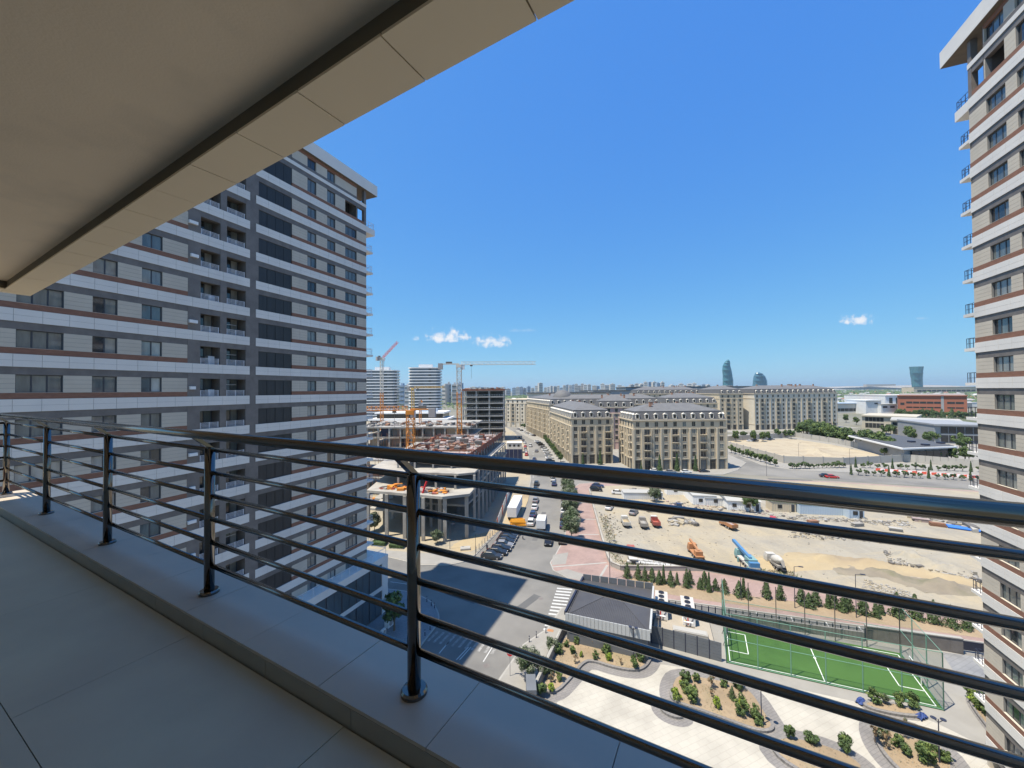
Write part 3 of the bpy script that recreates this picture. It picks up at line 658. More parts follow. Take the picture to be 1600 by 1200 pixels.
def cream_block(name, label, p0, p1, depth, floors, fh, faces, wall='cream', shop=True, roofmat='mansard', roof=True, bayw=4.0, lod=0, hip=True, gf=5.0):
    """p0-p1 is the front on the ground, seen from outside with p0 on the left; depth goes back from it"""
    p0, p1 = Vector(p0), Vector(p1); d = p1 - p0; L = d.length; rz = math.atan2(d.y, d.x)
    root = thing(name, label, 'building', (p0.x, p0.y, 0), rz); D = depth; eave = gf + fh * floors
    w = MB().box(0, L, 0, D, 0, eave); w.build('wall', wall, root)
    tr = MB().box(-.45, L + .45, -.45, D + .45, eave, eave + .5).box(-.25, L + .25, -.25, D + .25, eave - fh - .3, eave - fh).box(-.2, L + .2, -.2, D + .2, gf - .5, gf - .1)
    tr.build('cornice', 'cream_trim', root)
    fdef = {'front': (lambda a, o, z: (a, -o, z), 0, L), 'left': (lambda a, o, z: (-o, D - a, z), -R(90), D), 'right': (lambda a, o, z: (L + o, a, z), R(90), D)}
    for fc in faces:
        P, rot, fl_ = fdef[fc]; n = max(2, round(fl_ / bayw)); bw = fl_ / n
        for i in range(n):
            a = bw * (i + .5); bal_ = (i % 3 == 1)
            if i % 2 == 0 or bal_:                           # pilasters give the facade its relief
                for e in (-1, 1):
                    pz_ = P(a + e * bw * .46, .22, 0)
                    if lod < 2: ob('pilaster', shared(('pilaster', floors, gf, wall), 'cream_trim', lambda b: b.box(-.32, .32, -.28, .3, 0, eave - fh - .31)), root, pz_, rot)
            if shop and lod < 2:
                me, pm = cream_win('shop'); o = ob('shop_window', me, root, P(a, .004, .15), rot); ob('pane', random.choice(list(pm.values())), o)
            for k in range(floors):
                z = gf + fh * k + .75; kind = 'balcony' if bal_ and k < floors - 1 else 'plain'
                me, pm = cream_win(kind); o = ob('window', me, root, P(a, .004, z), rot)
                ob('pane', pm['glass_dark'] if random.random() < .5 else pm['glass_c'] if random.random() < .6 else pm['glass_a'], o)
                if kind == 'balcony' and lod < 2:
                    ob('balcony', shared('balcony', ('cream_trim', 'rail_dark'), lambda b: (b.box(-1.5, 1.5, -.95, 0, -.5, -.3, 0), b.box(-1.45, 1.45, -.92, -.88, .5, .56, 1), [b.box(-1.45 + .29 * q, -1.42 + .29 * q, -.915, -.885, -.3, .5, 1) for q in range(11)])), root, P(a, .006, z), rot)
        if roof:
            for i in range(n):
                a = bw * (i + .5)
                o = ob('dormer', shared('dormer', ('dormer_white', 'mansard'), lambda b: (b.box(-.85, -.6, -.1, 1.6, 0, 1.9), b.box(.6, .85, -.1, 1.6, 0, 1.9), b.add([(-1, -.2, 1.9), (1, -.2, 1.9), (1, 1.6, 1.9), (-1, 1.6, 1.9), (0, -.2, 2.5), (0, 1.6, 2.5)], [(0, 1, 4), (3, 5, 2), (0, 4, 5, 3), (1, 2, 5, 4), (0, 3, 2, 1)], 0), b.box(-.6, .6, .1, 1.6, 0, 1.9, 1), b.box(-.7, .7, -.05, .1, -.15, .1))), root, P(a, -.15, eave + .85), rot)
                ob('pane', shared('dormer_pane', 'glass_dark', lambda b: b.box(-.55, .55, .06, .095, .12, 1.85)), o)
    if roof:
        mh, ins = 3.6, 1.5; r = MB(); z0, z1 = eave + .5, eave + .5 + mh; rid = min(L, D) / 2
        zz = z1 + min(3.2, (rid - ins) * .42)
        v = [(0, 0, z0), (L, 0, z0), (L, D, z0), (0, D, z0), (ins, ins, z1), (L - ins, ins, z1), (L - ins, D - ins, z1), (ins, D - ins, z1)]
        r.add(v, [(0, 1, 5, 4), (1, 2, 6, 5), (2, 3, 7, 6), (3, 0, 4, 7)])
        r.build('mansard_roof', roofmat, root); t = MB()
        if L >= D: e = [(ins + rid, D / 2, zz), (L - ins - rid, D / 2, zz)]
        else: e = [(L / 2, ins + rid, zz), (L / 2, D - ins - rid, zz)]
        q = [(ins - .2, ins - .2, z1), (L - ins + .2, ins - .2, z1), (L - ins + .2, D - ins + .2, z1), (ins - .2, D - ins + .2, z1)]
        if L >= D: t.add(q + e, [(0, 1, 5, 4), (1, 2, 5), (2, 3, 4, 5), (3, 0, 4)])
        else: t.add(q + e, [(0, 1, 4), (1, 2, 5, 4), (2, 3, 5), (3, 0, 4, 5)])
        t.build('roof_top', 'mansard_light', root)
        for i in range(max(2, int(L / 9))):
            cx, cy = rnd(.15, .85) * L, rnd(.3, .7) * D
            ob('chimney', shared('chimney', ('chimney_red', 'roof_light'), lambda b: (b.box(-.5, .5, -.4, .4, -1, 1.1), b.box(-.6, .6, -.5, .5, 1.1, 1.3, 1))), root, (cx, cy, zz - .3))
    return root
cream_block('cream_apartment_block', 'wide cream apartment block with grey mansard roof and dormers facing the dirt lot', (52.2, 166.3), (93, 167.4), 19, 5, 3.25, ('front', 'right', 'left'), bayw=4.05)
cb = cream_block('cream_apartment_block', 'cream corner block whose long side lines the street with parked cars', (27.8, 181.0), (47.2, 182.4), 58, 5, 3.25, ('front', 'left'), bayw=3.9)
cream_block('cream_apartment_block', 'long cream block with a domed roof further up the street', (25, 258), (60, 264), 74, 6, 3.3, ('front', 'left'), bayw=4.6, lod=1, roofmat='mansard_light')
dm = MB(); dm.lathe([(7.5 * math.cos(t * math.pi / 16), 7.5 * math.sin(t * math.pi / 16)) for t in range(0, 9)], 20)
dm.build('dome', 'mansard_light', [o for o in bpy.data.objects if o.get('label', '').startswith('long cream')][0], (13, 12, 27.5), 0, True)
cream_block('pale_apartment_block', 'pale grey block with tall white piers at the far bend of the street', (-6, 372), (34, 352), 40, 6, 3.5, ('front', 'left'), wall='cream_cool', bayw=5.0, lod=1, shop=False, roof=False)
cream_block('courtyard_wing', 'pink courtyard wing seen in the gap between the two cream blocks', (50, 226), (72, 224), 16, 6, 3.2, ('front',), wall='pink_wall', bayw=4.2, lod=1, shop=False)
cream_block('cream_apartment_block', 'cream block behind the front ones, only its dormer roof row showing', (30, 262), (98, 254), 16, 6, 3.3, ('front',), bayw=4.2, lod=1, shop=False)
cream_block('cream_apartment_block', 'cream block half hidden behind the wide one beside the street trees', (104, 262), (140, 262), 22, 6, 3.3, ('front',), bayw=4.5, lod=1)
cream_block('tan_apartment_block', 'plain tan gable wing beside the distant long cream block', (176, 326), (196, 326), 40, 7, 3.6, ('front',), wall='cream', bayw=5, lod=1)
cream_block('cream_apartment_block', 'distant long cream block of many storeys behind the green grove', (203, 322), (284, 336), 24, 7, 3.6, ('front', 'right'), wall='cream_cool', bayw=5.2, lod=1)
cream_block('cream_apartment_block', 'distant cream block whose dormer roof rises behind the tan wing', (120, 372), (182, 372), 20, 7, 3.6, ('front',), bayw=5.2, lod=2, shop=False)
def roof_box(name, label, p0, p1, depth, h, wall='grey_metal', roof='grey_roof', cat='building', eave=1.2, parts=3):
    p0, p1 = Vector(p0), Vector(p1); d = p1 - p0; L = d.length
    root = thing(name, label, cat, (p0.x, p0.y, 0), math.atan2(d.y, d.x))
    MB().box(0, L, 0, depth, 0, h).build('wall', wall, root); MB().box(-eave, L + eave, -eave, depth + eave, h, h + 1.0).build('roof', roof, root)
    n = max(3, int(L / 7))
    for i in range(n):
        o = ubox('window', 'glass_dark', root, L * (i + .2) / n, L * (i + .8) / n, -.1, .02, h * .55, h * .85)
    for i in range(parts): ubox('roof_plant', 'roof_light', root, L * (i + .3) / parts, L * (i + .45) / parts, depth * .3, depth * .5, h + 1.0, h + 2.4)
    return root
roof_box('flat_roof_hall', 'long dark flat roof on the skyline behind the cream blocks', (110, 560), (330, 560), 60, 33, 'grey_metal', 'grey_roof')
roof_box('flat_roof_hall', 'long dark roof just left of the blue twisted tower', (190, 640), (420, 640), 60, 38, 'grey_metal', 'grey_roof')
roof_box('flat_roof_hall', 'dark roofed slab behind the domed block', (20, 470), (120, 470), 40, 31, 'cream_cool', 'grey_roof')

# ================================================================== LOW BUILDINGS TO THE RIGHT
gh = thing('grey_roof_hall', 'low hall with large dark metal roof and white eaves behind the green hedge', 'building')
rp = [G2(1325, 680, 7), G2(1396, 678, 7), G2(1496, 697, 7), G2(1410, 700, 7)]
MB().prism(inset(rp, 2.5), 0, 6.2).build('wall', 'grey_metal', gh); MB().prism(rp, 6.2, 6.9).build('eaves', 'white_paint', gh); MB().prism(inset(rp, .8), 6.9, 7.1).build('roof', 'grey_roof', gh)
for (a, b) in ((1424, 691), (1470, 693), (1386, 679), (1446, 696)):
    p = G(a, b, 7.1); ubox('roof_vent', 'rail_dark', gh, p.x - 1.2, p.x + 1.2, p.y - 1, p.y + 1, 7.1, 7.9)
for t in (.2, .36, .52, .68, .84):
    a, b = Vector((*inset(rp, 2.5)[0], 0)), Vector((*inset(rp, 2.5)[1], 0)); p = a.lerp(b, t)
    ubox('window', 'glass_dark', gh, p.x - 1.6, p.x + 1.6, p.y - 1.2, p.y + .5, .3, 5.0)
ubox('door', 'chimney_red', gh, *(lambda p: (p.x - 1.5, p.x + 1.5, p.y - .8, p.y + .4))(G(1448, 716)), 0, 5.4)
def slab_house(name, label, x0, x1, ytop, ybase, Y, depth, wall, roof, bands, slant=0, cat='building'):
    a, b = AY(x0, ybase, Y), AY(x1, ybase, Y + slant); h = AY((x0 + x1) / 2, ytop, Y).z
    d = Vector((b.x - a.x, b.y - a.y)); L = d.length
    root = thing(name, label, cat, (a.x, a.y, 0), math.atan2(d.y, d.x))
    MB().box(0, L, .8, depth, 0, h - 1).build('wall', wall, root); MB().box(-.4, L + .4, -.6, depth, h - 1.0, h).build('roof', roof, root)
    for (u0, u1, v0, v1, n) in bands:
        for i in range(n):
            ua, ub = u0 + (u1 - u0) * (i + .04) / n, u0 + (u1 - u0) * (i + .96) / n
            o = ubox('window', 'frame_dark', root, L * ua, L * ub, .68, .82, h * v0, h * v1)
            ob('pane', unit('glass_dark'), o, (0, -.55, 0), 0, (.9, .06, .88))
    return root, L, h
sh, L_, h_ = slab_house('beige_office', 'long beige two-storey office with ribbon windows and a slanted end', 1347, 1432, 648, 672, 330, 40, 'beige_wall', 'beige_wall', [(.06, .42, .55, .85, 5), (.06, .42, .08, .42, 5)], -25)
slab_house('beige_office', 'beige flat-roofed office wing with dark window strip and white roof domes', 1393, 1506, 655, 690, 285, 35, 'beige_wall', 'roof_light', [(.02, .45, .62, .82, 6), (.02, .3, .05, .4, 4), (.55, .75, .1, .45, 2)], -25)
sg, L_, h_ = slab_house('grey_office', 'grey metal office with big glazed front beside the right tower', 1462, 1560, 662, 702, 238, 40, 'grey_metal', 'grey_metal', [(.1, .9, .52, .86, 6), (.1, .9, .06, .44, 6)], -10)
for (a, b) in ((1428, 654), (1450, 655), (1456, 655)):
    p = AY(a, b, 295); tag(MB().lathe([(3, 0), (2.6, 1.2), (1.2, 2.2), (.1, 2.5)], 12).build('roof_dome', 'white_paint', None, (p.x, p.y, AY(a, 658, 295).z - 1), 0, True), 'small white dome on the beige office roof, %s one' % {1428: 'separate left', 1450: 'middle', 1456: 'right'}[a], 'roof light')
bk, L_, h_ = slab_house('red_brick_hall', 'large red brick hall with rows of white framed windows', 1404, 1512, 617, 650, 490, 14, 'brick_wall_red', 'brick_wall_red',
    [(.12, .64, .58, .68, 5), (.03, .1, .5, .62, 1), (.12, .64, .36, .42, 5), (.72, .96, .58, .68, 2), (.72, .96, .36, .42, 2)], -38)
MB().box(L_ * .64, L_ * .68, .5, .9, 0, h_ + .5).build('stair_strip', 'grey_metal', bk); MB().box(0, L_, .3, .9, 0, h_ * .13).build('plinth', 'ochre', bk); MB().box(2, L_ * .98, 4, 13, h_, h_ + 2).build('roof_shed', 'house_roof_white', bk)
slab_house('white_hall', 'plain white warehouse beside the red brick hall', 1354, 1378, 625, 645, 505, 30, 'cabin_wall', 'white_paint', [(.55, .8, .7, .8, 1)])
slab_house('white_hall', 'lower white warehouse annex touching the brick hall', 1378, 1403, 631, 646, 500, 30, 'cabin_wall', 'roof_light', [(.1, .4, .6, .78, 1), (.55, .85, .6, .78, 1)])
slab_house('shed', 'blue grey roofed market shed left of the white warehouse', 1305, 1356, 630, 642, 520, 60, 'house_a', 'shed_blue', [(.05, .95, .2, .5, 7)])
slab_house('shed', 'pale long shed with two round windows behind the white warehouse', 1384, 1500, 617, 628, 640, 80, 'cabin_wall', 'house_roof_white', [(.05, .1, .3, .8, 1), (.14, .2, .3, .8, 1)])
# wall round the sandy lot
lw = thing('lot_wall', 'pale concrete wall around the empty sandy lot', 'wall')
pts = [G2(1142, 700), (127, 250), G2(1243, 683), G2(1310, 694), G2(1408, 716), G2(1412, 722), G2(1318, 727), G2(1225, 724), G2(1142, 700)]
for a, b in zip(pts[:-1], pts[1:]):
    a, b = Vector((*a, 0)), Vector((*b, 0)); n = max(1, round((b - a).length / 7))
    for i in range(n):
        p, q = a.lerp(b, (i + .01) / n), a.lerp(b, (i + .99) / n); MB().bar((p.x, p.y, 1.75), (q.x, q.y, 1.75), .2, 3.3).build('wall_panel', 'lot_wall', lw)
        ubox('wall_post', 'concrete', lw, p.x - .2, p.x + .2, p.y - .2, p.y + .2, .1, 3.7)
lw2 = thing('roadside_wall', 'long pale wall behind the planted far street at right', 'wall')
a, b = G(1412, 722), G(1560, 735)
for i in range(12):
    p, q = a.lerp(b, (i + .02) / 12), a.lerp(b, (i + .98) / 12); MB().bar((p.x, p.y, 1.9), (q.x, q.y, 1.9), .25, 3.6).build('wall_panel', 'lot_wall', lw2)

# ================================================================== SKYLINE
def twisted(name, label, px0, px1, ytop, Y, prof, twist, mk, cat='tower', sides=4):
    c = AY((px0 + px1) / 2, 608, Y); hw = (px1 - px0) / 1200 * Y; ht = AY(px0, ytop, Y).z
    root = thing(name, label, cat, (c.x, c.y, 0)); b = MB(); n = len(prof); m = 12
    ring = []
    for k, (t, w, off) in enumerate(prof):
        for i in range(m):
            a = 2 * math.pi * i / m + twist * t; r = hw * w * (1 + .12 * math.cos(2 * a + 1))
            ring.append((off * hw + r * math.cos(a), r * math.sin(a) * .8, ht * t))
    b.add(ring, [(k * m + i, k * m + (i + 1) % m, (k + 1) * m + (i + 1) % m, (k + 1) * m + i) for k in range(n - 1) for i in range(m)] + [tuple((n - 1) * m + i for i in range(m))])
    b.build('glass_skin', mk, root)
    for k in range(1, n - 1):
        t, w, off = prof[k]
        q = MB().lathe([(hw * w * 1.06, ht * t - .8), (hw * w * 1.06, ht * t + .8)], 12, (off * hw, 0)); q.build('floor_ring', 'far_glass_b', root)
    return root
twisted('twisted_tower', 'tall flame-shaped twisted blue glass tower on the horizon', 1130, 1144, 562, 2150, [(0, 1, 0), (.2, 1, .05), (.4, .98, .1), (.55, .92, .02), (.7, .85, -.12), (.82, .72, -.18), (.9, .6, -.05), (.96, .4, .1), (1, .12, .2)], 1.6, 'far_glass')
twisted('flame_tower', 'shorter pointed blue glass tower right of the tallest one', 1178, 1197, 582, 2700, [(0, .9, 0), (.3, 1, 0), (.6, .95, .02), (.8, .8, -.05), (.93, .55, -.15), (1, .25, -.3)], .3, 'far_glass_b')
twisted('waisted_tower', 'waisted blue glass tower widening to a flat top at right', 1425, 1441, 573, 2400, [(0, .85, .1), (.25, .78, .06), (.5, .8, 0), (.75, .92, -.04), (1, 1.02, -.05)], .8, 'far_glass')
random.seed(21)
blocks = []
# clusters of far apartment blocks read off the skyline: x from, x to, top, distance, count
for (a, b, yt, Y, n) in ((690, 722, 600, 900, 4), (622, 642, 603, 800, 2), (725, 800, 606, 2300, 8), (800, 842, 604, 2300, 7), (842, 848, 598, 2000, 1), (850, 880, 604, 2600, 6), (880, 912, 601, 2400, 7),
                        (912, 945, 601, 2400, 5), (945, 962, 600, 2200, 2), (965, 984, 602, 2400, 3), (985, 1000, 600, 2300, 2), (1000, 1040, 598, 2000, 6), (1048, 1075, 601, 2200, 4), (1075, 1112, 600, 2200, 5), (1148, 1156, 601, 2000, 1), (1045, 1200, 606, 2800, 9)):
    for i in range(n):
        x0 = a + (b - a) * i / n; w = (b - a) / n * rnd(.7, 1.05); blocks.append((x0, x0 + w, yt + rnd(-1.5, 2.5), Y * rnd(.95, 1.1)))
blocks.sort()
for bi, (x0, x1, yt, Y) in enumerate(blocks):
    c = AY((x0 + x1) / 2, 608, Y); w = (x1 - x0) / 600 * Y; h = AY(x0, yt, Y).z; dp = rnd(14, 26)
    mk = random.choice(('block_a', 'block_b', 'block_c', 'block_c', 'block_a', 'block_blue'))
    root = thing('apartment_block', 'pale far-off apartment block, %s from the left along the hazy skyline' % nth(bi + 1), 'building', (c.x, c.y, 0), rnd(-.3, .3), 'far apartment blocks along the skyline')
    MB().box(-w / 2, w / 2, 0, dp, 0, h).build('wall', mk, root); MB().box(-w * .15, w * .2, dp * .2, dp * .7, h, h + rnd(2, 5)).build('lift_house', mk, root)
    nr = max(3, int(h / 9)); q = MB()
    for j in range(nr): q.box(-w * .46, w * .46, -.4, 0, h * (j + .35) / nr, h * (j + .62) / nr)
    q.build('window_strip', 'glass_a', root); root.children[-1]['kind'] = 'stuff'
# far low houses
hm = {}
for i in range(240):
    if i < 180: px, Y = rnd(1300, 1535), 560 * (4200 / 560) ** random.random()
    else: px, Y = rnd(600, 1300), rnd(700, 2200)
    c = AY(px, 608, Y); w, dp, h = rnd(9, 24), rnd(8, 14), rnd(4, 9)
    mk = random.choice(('house_a', 'house_b', 'house_a', 'cabin_wall')); rk = random.choice(('house_roof_red', 'house_roof_grey', 'house_roof_white', 'house_roof_grey'))
    key = (mk, rk)
    root = thing('low_house', 'small far house under a %s roof below the horizon' % {'house_roof_red': 'red', 'house_roof_grey': 'grey', 'house_roof_white': 'white'}[rk], 'house', (c.x, c.y, 0), rnd(-.6, .6), 'far %s roofed houses below the horizon' % rk[11:])
    ob('wall', unit(mk), root, (0, 0, h / 2), 0, (w, dp, h))
    ob('roof', shared(('roof', rk), rk, lambda b: b.add([(-.5, -.5, 0), (.5, -.5, 0), (.5, .5, 0), (-.5, .5, 0), (-.3, 0, 1), (.3, 0, 1)], [(0, 1, 5, 4), (1, 2, 5), (2, 3, 4, 5), (3, 0, 4), (0, 3, 2, 1)])), root, (0, 0, h), 0, (w + 1, dp + 1, rnd(1.2, 3)))
hb = MB()
for (x0, x1, yt, Y) in ((1295, 1340, 605, 6000), (1460, 1640, 601, 5200), (1340, 1460, 603, 7000)):
    n = 14
    for i in range(n):
        a, b = AY(x0 + (x1 - x0) * i / n, 608, Y), AY(x0 + (x1 - x0) * (i + 1) / n, 608, Y)
        za, zb_ = [AY(x0, yt, Y).z * (.55 + .45 * math.sin(math.pi * min(1, max(0, (j / n) * .9 + .08)))) for j in (i, i + 1)]
        hb.add([(a.x, a.y, -1), (b.x, b.y, -1), (b.x, b.y + 900, zb_), (a.x, a.y + 900, za), (a.x, a.y + 2500, -1), (b.x, b.y + 2500, -1)], [(0, 1, 2, 3), (3, 2, 5, 4)])
struct(hb.build('far_hills', 'far_hill'))
slab_house('long_hall', 'long dull purple-brown hall on the far ridge', 1354, 1400, 600.5, 606, 6600, 60, 'tan_wall', 'tan_wall', [(.05, .95, .3, .6, 8)])
slab_house('long_hall', 'long pale yellow terminal hall below the waisted tower', 1428, 1530, 604.5, 608, 1900, 60, 'cream', 'roof_light', [(.05, .95, .3, .6, 12)])
# ================================================================== CONSTRUCTION SITE
random.seed(33)
def columns(root, pts, z0, z1, w=.6, mk='concrete'):
    for (x, y) in pts: ubox('column', mk, root, x - w / 2, x + w / 2, y - w / 2, y + w / 2, z0, z1)
def lerp2(a, b, t): return (a[0] + (b[0] - a[0]) * t, a[1] + (b[1] - a[1]) * t)
fr = thing('concrete_building', 'raw concrete frame with tall corner columns and rust red formwork deck beside the street', 'construction')
PA, PB_, PC, PD, PE = (-36, 95), (-16.2, 88.6), (-10.2, 91), (-2.2, 152), (-40, 156)
low = [PA, PB_, PC, PD, PE]
MB().prism(low, 10.1, 10.7).build('slab', 'concrete_light', fr)
MB().prism([(-36, 97), (-24, 93.6), (-22, 100), (-36, 106)], 5.2, 5.7).build('slab', 'concrete_light', fr)
MB().prism([(-12, 99), (-4.6, 136), (-2.6, 151), (-38, 154), (-38, 106), (-30, 103)], 5.2, 5.7).build('slab', 'concrete', fr)
mid = [(-38, 103), (-30, 98.5), (-13.4, 95.2), (-9.6, 96.6), (-2.6, 151.5), (-39, 155)]
MB().prism(mid, 14.0, 14.5).build('slab', 'concrete_light', fr)
deck = [(-31, 103), (-11.2, 101.5), (-4.0, 153), (-28, 151)]
MB().prism(deck, 17.2, 17.6).build('slab', 'ply', fr)
MB().prism([(-30, 112), (-16, 110), (-9, 148), (-30, 150)], .1, 17.1).build('core_wall', 'concrete_dark', fr)
columns(fr, [lerp2(PA, PB_, t) for t in (.02, .28, .52, .76)], .1, 10.1, .75, 'concrete_light')
columns(fr, [(-15.8, 89.6), (-11, 91.6), (-17.8, 94)], .1, 10.1, .8, 'concrete_light')
columns(fr, [lerp2(PC, PD, t) for t in [.08 + .084 * i for i in range(11)]], .1, 14.0, .55)
columns(fr, [(x, y) for x in (-33, -27, -21) for y in (99, 106)], .1, 10.1, .6)
columns(fr, [lerp2(mid[1], mid[2], t) for t in (.05, .35, .65, .95)], 10.7, 14.0, .5, 'concrete_light')
columns(fr, [lerp2(deck[1], deck[2], t) for t in [.02 + .08 * i for i in range(13)]], 14.5, 17.2, .45)
columns(fr, [lerp2(deck[0], deck[1], t) for t in (.02, .25, .5, .75)], 14.5, 17.2, .45)
for i in range(34):                                           # red formwork along the street edge of the deck
    a, b = lerp2(deck[1], deck[2], (i + .03) / 34), lerp2(deck[1], deck[2], (i + .97) / 34)
    MB().bar((*a, 17.6 + rnd(-.1, .15)), (*b, 17.6 + rnd(-.1, .15)), .12, 1.9).build('formwork_panel', 'formwork', fr)
    if i % 2 == 0: MB().bar((a[0] + .1, a[1], 16.6), (a[0] + .7, a[1], 15.2), .1, .12).build('strut', 'rebar', fr)
for i in range(14):
    a, b = lerp2(deck[0], deck[3], (i + .05) / 14), lerp2(deck[0], deck[3], (i + .95) / 14)
    MB().bar((*a, 17.7), (*b, 17.7), .12, 1.2).build('formwork_panel', 'formwork', fr)
for i in range(9):
    a, b = lerp2(deck[0], deck[3], (i + .5) / 9), lerp2(deck[1], deck[2], (i + .5) / 9)
    MB().bar((*lerp2(a, b, .03), 17.9), (*lerp2(a, b, rnd(.5, .97)), 17.9), .3, .35).build('formwork_beam', random.choice(('formwork', 'ply', 'rebar')), fr)
rb = MB()
for i in range(150):
    a, b = lerp2(deck[0], deck[3], random.random()), lerp2(deck[1], deck[2], random.random()); p = lerp2(a, b, random.random()); h = rnd(.8, 2.2)
    rb.bar((p[0], p[1], 17.6), (p[0] + rnd(-.1, .1), p[1], 17.6 + h), .06, .06)
stuff(rb.build('rebar', 'rebar', fr))
mb = MB()
def clutter_later(): clutter(mb, 320, deck, 17.6, .3, 1.8, 5); stuff(mb.build('deck_material', ('rebar', 'ply', 'rubble_dark', 'formwork', 'rubble'), fr))
for i in range(16):
    a, b = lerp2(deck[0], deck[3], rnd(.05, .95)), lerp2(deck[1], deck[2], rnd(.05, .95)); p = lerp2(a, b, rnd(.1, .9)); w = rnd(.5, 1.1)
    ubox('column_form', random.choice(('formwork', 'rubble_dark', 'rubble_dark', 'cabin_wall')), fr, p[0] - w, p[0] + w, p[1] - w, p[1] + w, 17.6, 17.6 + rnd(.7, 1.8))
mb = MB()                                                     # building materials lying on the front slab
def clutter(mb, n, area, z, s0, s1, mats):
    for i in range(n):
        a, b = lerp2(area[0], area[3], random.random()), lerp2(area[1], area[2], random.random()); p = lerp2(a, b, random.random())
        k = s0 + (s1 - s0) * random.random() ** 1.8; w, d, h = k * rnd(.5, 1.1), k * rnd(.4, 1.6), k * rnd(.2, .8); an = rnd(0, 3)
        c, s = math.cos(an), math.sin(an)
        q = [(p[0] + c * x - s * y, p[1] + s * x + c * y) for x, y in ((-w / 2, -d / 2), (w / 2, -d / 2), (w / 2, d / 2), (-w / 2, d / 2))]
        zz = z(p) if callable(z) else z
        mb.prism(q, zz - .1, [zz + h * rnd(.5, 1) for _ in q], random.randrange(mats))
clutter(mb, 150, [(-34, 96), (-16.5, 90), (-13, 94), (-31, 99)], 10.7, .3, 1.5, 5)
stuff(mb.build('stacked_material', ('rubble', 'ply', 'truck_red', 'rubble_dark', 'crane_orange'), fr))
MB().bar((-21.5, 91.8, 10.7), (-20.3, 92.3, 14.2), .5, .35).build('red_prop', 'sign_red', fr)
for (zz, pts) in ((6.8, [lerp2(PC, PD, t) for t in (.04, .5, .97)]), (11.7, [lerp2(PC, PD, t) for t in (.04, .5, .97)]), (15.4, [lerp2(mid[3], mid[4], t) for t in (0, .5, .97)])):
    for a, b in zip(pts[:-1], pts[1:]): MB().bar((*a, zz), (*b, zz), .07, .07).build('guard_rail', 'crane_white', fr)
mb = MB(); clutter_later()
# tall frame
tf = thing('concrete_building', 'tall grey concrete frame of open storeys behind the red deck', 'construction', (-34.5, 268, 0), R(-1))
W_, D_ = 29.0, 24.0
for k in range(8): ubox('slab', 'concrete', tf, 0, W_, -.4, D_, 4.42 * (k + 1) - .8, 4.42 * (k + 1))
for k in range(8):
    for x in (0.4, W_ * .33, W_ * .64, W_ - .4):
        for y in (.3, D_ / 2): ubox('column', 'concrete', tf, x - .45, x + .45, y - .45, y + .45, 4.42 * k + .1, 4.42 * (k + 1) - .8)
    if k < 7: MB().bar((1.2, .6, 4.42 * k + .3), (W_ * .3, 1.2, 4.42 * k + 3.6), .5, .25).build('brace', 'concrete_light', tf)
    g = MB()
    for i in range(24): g.box(.8 + i * 1.18, 1.3 + i * 1.18, -.2, -.1, 4.42 * k + .75, 4.42 * k + 1.15)
    stuff(g.build('guard_rail', 'white_paint' if k % 2 else 'concrete_light', tf))
MB().box(1, W_ - 1, D_ * .55, D_, .1, 35).build('core_wall', 'concrete_dark', tf)
ubox('formwork_edge', 'formwork', tf, -.6, W_ + .6, -.7, -.4, 35.0, 36.0)
mb = MB(); clutter(mb, 90, [(0, 0), (W_, 0), (W_, D_), (0, D_)], 35.4, .8, 3.2, 3); stuff(mb.build('stacked_material', ('rebar', 'rubble', 'concrete_dark'), tf))
# low frames farther left
lf = thing('concrete_building', 'low wide concrete frame with pale columns seen past the orange crane mast', 'construction', (-84, 205, 0), R(-4))
for k in range(3): ubox('slab', 'concrete_light' if k < 2 else 'concrete', lf, 0, 62, 0, 45, 5.4 * (k + 1) - .8, 5.4 * (k + 1))
for k in range(3):
    for i in range(11):
        ubox('column', 'concrete', lf, i * 6 + .3, i * 6 + 1.1, .3, 1.1, 5.4 * k + .1, 5.4 * (k + 1) - .8)
        if i < 10 and (i * 7 + k * 3) % 4 != 1: ubox('infill_panel', random.choice(('navy_mesh', 'concrete_dark', 'concrete_dark', 'tan_wall')), lf, i * 6 + 1.3, i * 6 + 6.1, 2.5, 2.8, 5.4 * k + .1, 5.4 * (k + 1) - .85)
mb = MB(); clutter(mb, 260, [(0, 0), (62, 0), (62, 30), (0, 30)], 16.2, .5, 2.6, 5); stuff(mb.build('stacked_material', ('rubble', 'concrete', 'ply', 'rubble_dark', 'rebar'), lf))
nf = thing('concrete_building', 'unfinished slab on columns heaped with material behind the corner frame', 'construction', (-66, 132, 0), R(-6))
for k in range(2): ubox('slab', 'concrete', nf, 0, 34, 0, 22, 6 * (k + 1) - .6, 6 * (k + 1))
for k in range(2):
    for i in range(7): ubox('column', 'concrete_light', nf, i * 5.5 + .2, i * 5.5 + .9, .3, 1.0, 6 * k + .1, 6 * (k + 1) - .6)
mb = MB(); clutter(mb, 260, [(0, 0), (34, 0), (34, 22), (0, 22)], 12, .5, 2.6, 5); stuff(mb.build('stacked_material', ('rubble', 'concrete', 'crane_orange', 'truck_teal', 'ply'), nf))
for i in range(12):
    tag(MB().lathe([(1.1, 0), (1.1, .5), (.7, .5), (.7, .05)], 12).build('cable_drum', 'crane_orange', None, (-52 + i * 1.9, 124 - i * .4, .13), rnd(0, 3), False).copy() if False else MB().lathe([(.8, 0), (.8, .12), (.45, .12), (.45, 1.0), (.8, 1.0), (.8, 1.12)], 12).build('cable_drum', 'crane_orange', None, (-52 + i * 2.0, 124 - i * .4, .13)),
        '%s orange cable drum from the left in the row behind the corner frame' % nth(i + 1), 'drum', 'orange cable drums in a row')
